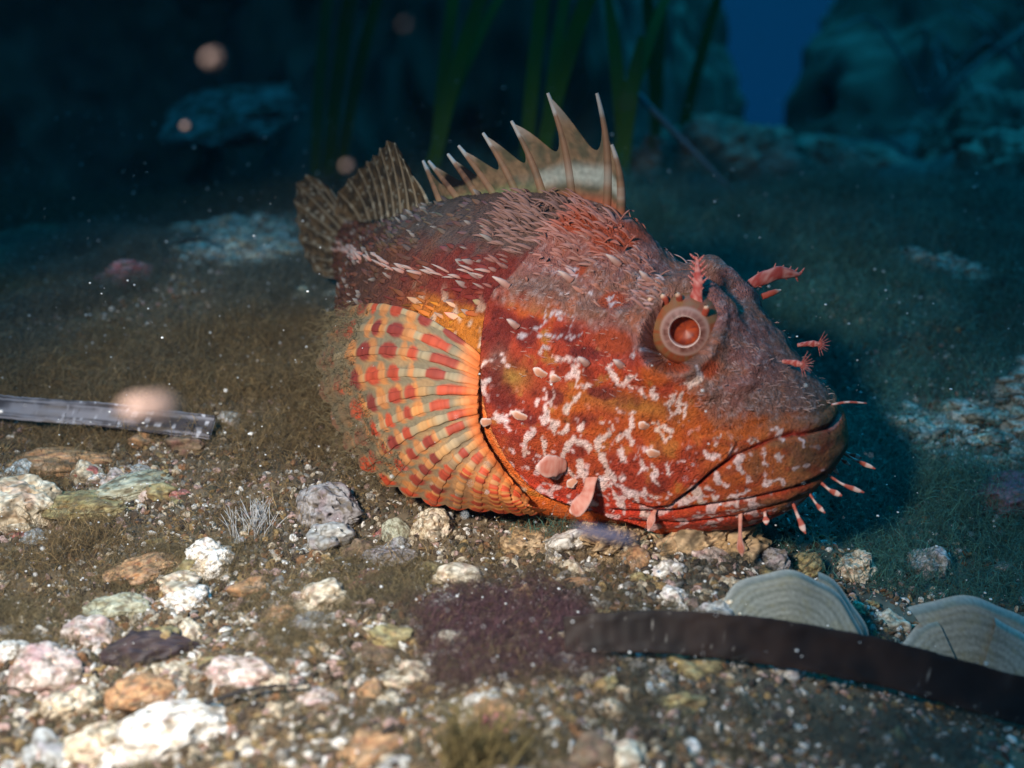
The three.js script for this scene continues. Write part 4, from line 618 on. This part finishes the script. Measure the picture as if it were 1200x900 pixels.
// fan algae: curved, chalk-banded fans
function fanAlga(x, y, z, R, spread, lean, turn, lobes, label) {
  const o = thing('fan_alga', x, y, z); o.rotation.set(lean, turn, 0); tag(o, label, 'alga', 'fan algae by the dead leaf');
  for (const [a0, a1, rk, dz, tilt] of lobes) {
    const M = [], sheet = (off) => grid(80, 60, (u, v) => { const a = lerp(a0, a1, u), r = R * rk * (0.06 + 0.94 * v) * (1 + 0.02 * Math.sin(a * 9 + rk * 7) * v), w = 0.06 * R * Math.sin(a * 5 + 1) * v * v; M.push([a, v]); return [Math.sin(a) * r, Math.cos(a) * r * 0.98, dz + off + w + R * 0.35 * v * v * tilt - R * 0.12 * sstep(0.9, 1, v)]; });
    const g = mergeGeometries([sheet(0.00015), sheet(-0.00015)]);
    paint(g, (px, py, pz, i) => { const [a, v] = M[i], n = fbm(px * 260, py * 260, 3, 3), b = 0.6 * Math.sin(v * 74 + 2.4 * n) + 0.4 * Math.sin(v * 31 + n) , f = noise(px * 1400, py * 1400, 6); let c = mix3([0.14, 0.145, 0.12], [0.22, 0.225, 0.195], 0.5 + 0.5 * b); c = mix3(c, [0.20, 0.18, 0.10], 0.5 * sstep(0.5, 0.15, v) + 0.3 * sstep(0.1, 0.3, n)); c = mix3(c, [0.33, 0.33, 0.30], 0.6 * sstep(0.93, 0.985, v)); c = mix3(c, [0.2, 0.19, 0.14], 0.6 * sstep(0.012, 0.004, Math.abs(v - 0.82)) + 0.5 * sstep(0.012, 0.004, Math.abs(v - 0.9))); const k = 1 + 0.3 * f; return c.map((q) => q * k); });
    part('blade', g, phys({ vertexColors: true, roughness: 0.85, side: THREE.DoubleSide, specularIntensity: 0.3 }), o);
  }
  part('holdfast', tube([V3(0, -0.004, 0), V3(0, 0, 0), V3(0, 0.002, 0)], [0.0012, 0.001, 0.0007], 8), std({ color: 0x3a3020 }), o);
}
fanAlga(0.0600, 0.0005, 0.0690, 0.0172, 1, -0.35, 0.0, [[-1.35, 1.5, 1, 0, -0.4], [0.5, 1.75, 1.12, -0.0035, -0.4]], 'round pale banded fan alga rising just behind the dead leaf under the chin');
fanAlga(0.1020, -0.0125, 0.0640, 0.0205, 1, -0.3, -0.15, [[-0.55, 0.75, 1.05, 0, -0.4], [-1.3, -0.35, 0.86, 0.002, -0.3], [0.35, 1.3, 0.9, 0.003, -0.3]], 'bluish lobed fan alga at the far end of the dead leaf');
// a drift of twigs
const twigMat = std({ vertexColors: true, roughness: 0.8 });
function twig(name, pts, r, c, label, cat = 'twig') { const g = tube(pts.map((p) => V3(...p)), [r, r * 1.1, r * 0.8, r * 0.4], 7); paint(g, (x, y, z) => { const k = 1 + 0.5 * noise(x * 900, y * 900, z * 900); return c.map((v) => v * k); }); return tag(single(name, g, twigMat), label, cat); }
twig('thin_twig', [[-0.060, onBed(-0.06, 0.098) + 0.0035, 0.098], [-0.050, onBed(-0.05, 0.097) + 0.0045, 0.097], [-0.038, onBed(-0.038, 0.095) + 0.0045, 0.095]], 0.0004, [0.015, 0.012, 0.012], 'thin black twig lying across the bright gravel');
twig('curved_twig', [[-0.140, onBed(-0.14, -0.166) + 0.003, -0.166], [-0.132, onBed(-0.132, -0.165) + 0.006, -0.165], [-0.126, onBed(-0.126, -0.166) + 0.0062, -0.166], [-0.119, onBed(-0.119, -0.168) + 0.003, -0.168]], 0.0006, [0.01, 0.008, 0.008], 'tiny curved black twig on the pale blue crust');
twig('drift_stem', [[0.055, 0.150, -0.34], [0.075, 0.128, -0.33], [0.10, 0.103, -0.325], [0.125, 0.078, -0.32]], 0.0016, [0.11, 0.13, 0.14], 'slender pale spotted stem leaning behind the head of the fish', 'stem');
// mussel fragment
{ const g = grid(30, 24, (u, v) => { const a = (u - 0.5) * 2.2, r = 0.0085 * Math.sin(Math.PI * (0.12 + 0.86 * v)) * (1 + 0.3 * noise(v * 5, a * 3, 2)), k = Math.cos(a) + 0.5 * noise(v * 6, a * 4, 9); return [(v - 0.5) * 0.019 + 0.002 * noise(a * 5, v * 3, 4), 0.0036 * k * Math.sin(Math.PI * (0.1 + 0.9 * v)) - 0.001, Math.sin(a) * r * 0.6]; });
  const q = g.attributes.position, h = grid(30, 24, (u, v, i, j) => { const k = (i * 25 + j) * 3; return [q.array[k], q.array[k + 1] - 0.0006, q.array[k + 2]]; }), mg = mergeGeometries([g, h]); paint(mg, (x, y, z) => { const n = noise(x * 500, y * 500, z * 500); return mix3([0.018, 0.012, 0.014], [0.05, 0.03, 0.032], 0.5 + n); });
  const m = single('mussel_shell', mg, phys({ vertexColors: true, roughness: 0.7, side: THREE.DoubleSide })); m.position.set(-0.0765, onBed(-0.0765, 0.074) + 0.0025, 0.074); m.rotation.set(0.35, 0.25, -0.05); tag(m, 'dark crumpled mussel shell half buried in pale gravel', 'shell'); }
// seagrass shoots in the dark behind the fish: each leaf a ribbon
function seagrass(x, z, leaves, label, tone = 1) {
  const y = onBed(x, z), o = thing('seagrass', x, y, z); tag(o, label, 'seagrass', 'seagrass shoots behind the fish');
  for (const [dx, dz, h, lean, back, w, hue] of leaves) part('leaf', ribbon([[dx, -0.004, dz], [dx + lean * 0.25, h * 0.35, dz + back * 0.2], [dx + lean * 0.6, h * 0.7, dz + back * 0.55], [dx + lean, h, dz + back]], [w * 0.6, w * 0.75, w * 0.75, w * 0.6, w * 0.3], 0.0007, [0.15, 0.1, 1], (u, v, a, b, c) => { const n = noise(a * 60, b * 30, c * 60), s = noise(a * 500, b * 500, c * 500); const k = tone * (1 + 0.3 * n); return mix3([0.03 * k + hue, 0.075 * k, 0.009 * k], [0.12, 0.11, 0.08], 0.5 * sstep(0.3, 0.5, s) * u); }, 40, 0.08), leafMat, o);
}
seagrass(-0.050, -0.345, [[0, 0, 0.17, 0.060, 0.02, 0.0105, 0.005], [0.004, -0.006, 0.2, 0.03, 0.0, 0.009, 0.004], [-0.004, 0.004, 0.16, 0.075, -0.03, 0.008, 0.01]], 'green seagrass shoot leaning over beyond the back fin', 1.8);
seagrass(0.012, -0.315, [[0, 0, 0.15, 0.052, 0.02, 0.0115, 0.003], [-0.006, -0.004, 0.17, 0.022, 0.01, 0.010, 0.008], [0.004, 0.004, 0.14, 0.02, -0.02, 0.0085, 0.006]], 'green seagrass shoot directly behind the tallest fin spines', 1.8);
seagrass(0.055, -0.29, [[0, 0, 0.075, 0.010, 0.0, 0.011, 0.01], [0.004, -0.004, 0.10, -0.012, 0.0, 0.010, 0.004], [-0.005, 0.003, 0.12, 0.04, -0.03, 0.008, 0.0]], 'short brownish green seagrass shoot behind the foremost fin spine', 1.6);
seagrass(-0.115, -0.40, [[0, 0, 0.2, 0.045, 0.03, 0.0105, 0.012], [0.005, -0.005, 0.22, 0.07, 0.0, 0.009, 0.01], [-0.006, 0.005, 0.18, 0.02, -0.02, 0.009, 0.012]], 'dull brown green seagrass shoot in front of the tall shaded rock', 1);
seagrass(0.10, -0.47, [[0, 0, 0.24, -0.03, 0.03, 0.010, 0.003], [0.006, -0.005, 0.2, 0.05, 0.0, 0.010, 0.002], [-0.006, 0.005, 0.22, 0.01, -0.02, 0.009, 0.003]], 'shaded seagrass shoot standing before the shaded rock by the gap', 1);
// thin stems hanging over the far rock
{ const spots = [[0.44, 0.17, -0.74], [0.40, 0.12, -0.72], [0.47, 0.23, -0.76], [0.36, 0.20, -0.70], [0.43, 0.10, -0.66], [0.50, 0.14, -0.74]];
  spots.forEach(([x, y, z], i) => { const o = thing('algae_bush', x, y - 0.06, z); tag(o, ['blue tinged wispy algae bush', 'sparse wispy algae bush', 'tallest wispy algae bush', 'outermost wispy algae bush beside the water gap', 'lowest wispy algae bush', 'dense wispy algae bush'][i] + ' on the far rock', 'alga', 'wispy algae on the far rock'); for (let k = 0; k < 7; k++) { const a = rr(-1.3, 1.3), L = rr(0.06, 0.13), p = [V3(0, 0, 0), V3(Math.sin(a) * L * 0.4, L * 0.35, rr(-0.01, 0.01)), V3(Math.sin(a) * L * 0.8, L * 0.6, rr(-0.02, 0.02)), V3(Math.sin(a) * L * 1.25, L * rr(0.45, 0.9), rr(-0.03, 0.03))]; const g = tube(p, [0.0022, 0.002, 0.0016, 0.0008], 6); const t = rr(0.5, 1.6); paint(g, () => [0.10 * t, 0.13 * t, 0.12 * t]); part('stem', g, twigMat, o); } }); }
twig('bare_stem', [[0.27, 0.078, -0.56], [0.31, 0.092, -0.56], [0.36, 0.104, -0.57]], 0.004, [0.02, 0.025, 0.02], 'dark bare stem poking out below the wispy algae', 'stem');
// fine hair-like turf
{
  const geo = tube([V3(0, 0, 0), V3(0.08, 0.4, 0.02), V3(0.28, 0.75, 0.0), V3(0.55, 1, 0.05)], [0.045, 0.04, 0.03, 0.012], 3);
  const strand = (() => { const cv = new THREE.CatmullRomCurve3([V3(0, 0, 0), V3(0.22, 0.35, 0.1), V3(0.05, 0.7, -0.2), V3(0.5, 0.9, 0.05), V3(0.75, 0.6, 0.2)]); return grid(6, 3, (u, v) => { const p = cv.getPoint(u), a = v * Math.PI * 2, r = 0.011 * (1 - 0.5 * u); return [p.x + Math.cos(a) * r, p.y, p.z + Math.sin(a) * r]; }, true); })();
  const M = new THREE.Matrix4(), Q = new THREE.Quaternion(), E = new THREE.Euler(), C = new THREE.Color();
  const zone = (name, n, x0, x1, z0, z1, dens, len, col, label) => {
    const L = []; let t = 0; while (L.length < n && t++ < n * 14) { const x = rr(x0, x1), z = rr(z0, z1); if (Math.abs(x) > (0.31 - z) * 0.56 || rnd() > dens(x, z)) continue; L.push([x, z]); }
    const im = new THREE.InstancedMesh(strand, std({ color: 0xffffff, roughness: 0.9 }), L.length); im.name = numbered(name);
    L.forEach(([x, z], i) => { const h = len(x, z) * rr(0.5, 1.4), w = h * rr(0.6, 1.2) * (h > 0.009 ? 0.6 : 1); Q.setFromEuler(E.set(rr(-1.1, 1.1), rr(0, 6.28), rr(-1.1, 1.1))); M.compose(V3(x, onBed(x, z) - 0.0003 + rnd() * rnd() * h * 0.4, z), Q, V3(w, h, w)); im.setMatrixAt(i, M); const k = col(x, z), j = rnd() < 0.12 ? rr(1.6, 2.6) : rr(0.4, 1.4); C.setRGB(k[0] * j, k[1] * j, k[2] * j); im.setColorAt(i, C); });
    tag(im, label, 'algae', null, 'stuff'); add(im);
  };
  const patch = (x, z, s) => sstep(-0.12, 0.2, fbm(x * s, 6, z * s, 3));
  zone('algae_turf', 150000, -0.21, 0.03, -0.28, 0.05, (x, z) => (1 - 0.9 * gravelAt(x, z)) * (1 - 0.85 * paleAt(x, z)) * (0.25 + 0.75 * patch(x, z, 18)) * (z > 0 ? 0.5 : z > -0.04 ? 0.8 : 1), (x, z) => 0.0045 + 0.003 * patch(x, z, 30), (x, z) => mix3([0.19, 0.125, 0.055], [0.12, 0.12, 0.09], sstep(-0.05, -0.14, z + 0.1 * fbm(x * 20, 2, z * 20, 2))), 'brown olive hair algae turf over the slope beside the fin');
  zone('algae_turf', 150000, 0.0, 0.27, -0.36, 0.03, (x, z) => (1 - 0.9 * paleAt(x, z)) * (x < 0.09 && z > -0.02 ? 0.25 : 1), (x, z) => 0.006 + 0.004 * patch(x, z, 20), (x, z) => mix3([0.05, 0.15, 0.115], [0.09, 0.22, 0.17], patch(x, z, 12)), 'blue green fuzzy algae covering the slope behind the head');
  zone('algae_turf', 26000, -0.035, 0.045, 0.04, 0.115, (x, z) => Math.max(purpleAt(x, z), 0.3 * patch(x, z, 60)), (x, z) => 0.0035, (x, z) => mix3([0.10, 0.075, 0.04], [0.10, 0.045, 0.05], purpleAt(x, z)), 'purple brown hair algae patch below the throat');
  zone('algae_turf', 32000, -0.13, 0.01, 0.03, 0.125, (x, z) => 0.12 + 0.8 * sstep(0.05, 0.3, fbm(x * 30 + 5, 3, z * 30, 3)), () => 0.0036, () => [0.17, 0.125, 0.06], 'thin brown hair algae patches growing on the gravel');
  zone('algae_turf', 14000, 0.02, 0.14, 0.02, 0.11, (x, z) => 0.6 * patch(x, z, 40), () => 0.003, () => [0.07, 0.075, 0.06], 'dull short algae around the fan algae');
  zone('algae_turf', 22000, -0.06, 0.34, -0.42, -0.12, (x, z) => 0.15 + 0.85 * patch(x, z, 26), () => 0.014, () => [0.07, 0.13, 0.10], 'long loose algae wisps along the crest of the slope');
  zone('algae_turf', 26000, -0.36, -0.02, -0.5, -0.26, () => 1, () => 0.013, () => [0.10, 0.08, 0.05], 'long brown hair algae at the foot of the back rocks');
}
{ // brown wisps caught over the edge of the fin
  fish.updateMatrixWorld(true);
  const gs = []; for (let i = 0; i < 900; i++) { const a = Math.pow(rnd(), 1.3) * 7, r = rr(0.66, 1.08), p = V3(...fan(a, r)).multiplyScalar(CM); fish.localToWorld(p); p.z += rr(0.0, 0.003); const L = rr(0.002, 0.006), b = rr(-1, 1), c = rr(-0.4, 1), w = 0.00007; gs.push(tube([p, p.clone().add(V3(b * L * 0.3, c * L * 0.5, L * 0.2)), p.clone().add(V3(b * L * 0.8, c * L * 0.5 + L * 0.2 * rr(-1, 1), L * 0.1)), p.clone().add(V3(b * L, c * L * 0.2, 0))], [w, w, w, w * 0.5], 3)); }
  const g = mergeGeometries(gs); paint(g, (x, y, z) => { const k = 1 + 0.5 * noise(x * 400, y * 400, z * 400); return [0.16 * k, 0.12 * k, 0.06 * k]; }); const m = single('algae_wisps', g, std({ vertexColors: true, roughness: 0.9 })); tag(m, 'brown algae wisps caught over the outer edge of the spotted fin', 'algae', null, 'stuff');
}
{ // soft olive tuft close to the lens and one white-haired wisp
  const tuft = (x, z, n, L, r, c, name, label) => { const gs = []; for (let i = 0; i < n; i++) { const a = rr(0, 6.28), s = rr(0, 0.006), k = rr(0.6, 1.1) * L, b = rr(-0.4, 0.4) * L, d = rr(-0.3, 0.3) * L; gs.push(tube([V3(Math.cos(a) * s, 0, Math.sin(a) * s), V3(Math.cos(a) * s + b * 0.3, k * 0.4, Math.sin(a) * s + d * 0.3), V3(Math.cos(a) * s + b * 0.9, k * 0.8, Math.sin(a) * s + d), V3(Math.cos(a) * s + b * 1.3, k, Math.sin(a) * s + d * 1.4)], [r, r, r * 0.8, r * 0.4], 4)); } const g = mergeGeometries(gs); paint(g, (px, py, pz) => { const q = 1 + 0.4 * noise(px * 300, py * 300, pz * 300); return c.map((v) => v * q); }); const m = single(name, g, std({ vertexColors: true, roughness: 0.9 })); m.position.set(x, onBed(x, z) - 0.001, z); tag(m, label, 'alga'); };
  tuft(-0.006, 0.118, 150, 0.013, 0.0002, [0.15, 0.11, 0.04], 'algae_tuft', 'soft olive brown algae tuft standing in the gravel below the purple patch');
  tuft(-0.066, 0.022, 60, 0.008, 0.00009, [0.5, 0.5, 0.5], 'algae_wisp', 'white hair-fine algae wisp behind the chalky stones');
}
// ---------------------------------------------------------------- specks in the water, the strobe
{
  const M = new THREE.Matrix4(), Q = new THREE.Quaternion(), geo = rockGeo(120, 1, { pal: [[0.8, 0.8, 0.78], [0.9, 0.9, 0.88], [0.6, 0.58, 0.55], [0.85, 0.78, 0.72]] }), N = 4200, im = new THREE.InstancedMesh(geo, stoneMat, N); im.name = 'marine_snow';
  for (let i = 0; i < N; i++) { const z = rr(-0.33, 0.12), x = rr(-1, 1) * (0.31 - z) * 0.5, h = rnd() < 0.75 ? rr(0.001, 0.007) : rr(0.005, 0.06), s = lerp(0.0001, 0.00042, Math.pow(rnd(), 3.5)) * (1 + (0.1 - z) * 1.2); M.compose(V3(x, onBed(x, z) + h, z), Q, V3(s, s, s)); im.setMatrixAt(i, M); }
  tag(im, 'tiny white specks of sediment settled and drifting over the seabed', 'sediment', null, 'stuff'); add(im);
  // larger specks drifting close to the lens, lit by the strobe
  const fuzz = rockGeo(121, 4, { pal: [[0.42, 0.27, 0.22], [0.5, 0.34, 0.28], [0.32, 0.18, 0.14], [0.42, 0.28, 0.23]] });
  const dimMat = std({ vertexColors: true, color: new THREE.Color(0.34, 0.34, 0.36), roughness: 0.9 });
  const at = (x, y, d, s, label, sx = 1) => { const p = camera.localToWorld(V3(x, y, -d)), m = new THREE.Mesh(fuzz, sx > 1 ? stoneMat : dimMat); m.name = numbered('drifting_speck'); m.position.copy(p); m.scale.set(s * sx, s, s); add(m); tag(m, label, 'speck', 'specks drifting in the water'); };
  camera.updateMatrixWorld(true);
  const W = (px, py, d) => [((px - 600) / 1307) * d, ((450 - py) / 1307) * d, d];
  at(...W(252, 70, 0.11), 0.0011, 'pinkish speck drifting before the broad dark rock');
  at(...W(180, 478, 0.10), 0.00165, 'bright rosy speck drifting in front of the grey leaf blade', 1.8);
  at(...W(408, 195, 0.13), 0.0007, 'brownish speck drifting beside the soft back fin');
  at(...W(218, 148, 0.15), 0.0006, 'small pale speck drifting before the pale slab');
  at(...W(476, 30, 0.11), 0.0006, 'dim speck drifting before the brown green seagrass');
  at(...W(736, 120, 0.12), 0.0005, 'dim greenish speck drifting beside the foremost fin spine');
}
{ const g = new THREE.SphereGeometry(1, 24, 16); paint(g, (x, y, z) => { const k = 1 + 0.3 * noise(x * 3, y * 3, z * 3); return [0.20 * k, 0.17 * k, 0.24 * k]; }); const m = single('drifting_sliver', g, std({ vertexColors: true, roughness: 0.9 })); m.scale.set(0.0042, 0.0007, 0.0006); m.position.copy(camera.localToWorld(V3((710 - 600) / 1307 * 0.14, (450 - 627) / 1307 * 0.14, -0.14))); m.rotation.z = -0.22; tag(m, 'thin lavender sliver drifting below the throat of the fish', 'debris'); }
{ // the strobe stands behind and beside the camera
  const o = thing('dive_strobe', STROBE.x, STROBE.y, STROBE.z); tag(o, 'dive strobe with a round glowing front held over the gravel', 'strobe'); o.lookAt(STROBE_AIM);
  const body = new THREE.LatheGeometry([[0, -0.085], [0.022, -0.084], [0.026, -0.078], [0.027, -0.03], [0.034, -0.012], [0.034, -0.002], [0.030, -0.001], [0.028, -0.006], [0, -0.008]].map(([x, y]) => new THREE.Vector2(x, y)), 40).rotateX(Math.PI / 2); part('housing', body, std({ color: 0x202225, roughness: 0.5 }), o);
  const face = new THREE.CylinderGeometry(0.0275, 0.0275, 0.001, 40).rotateX(Math.PI / 2); part('arm', tube([V3(0, 0, -0.08), V3(-0.02, 0.02, -0.12), V3(-0.02, 0.06, -0.2), V3(0.02, 0.1, -0.3)], [0.006, 0.006, 0.006, 0.006], 10), std({ color: 0x303236, roughness: 0.5 }), o); const f = part('strobe_light', face, std({ color: 0xffffff, emissive: 0xfff0dd, emissiveIntensity: 1 }), o); f.position.z = -0.005;
}
renderer.render(scene, camera);
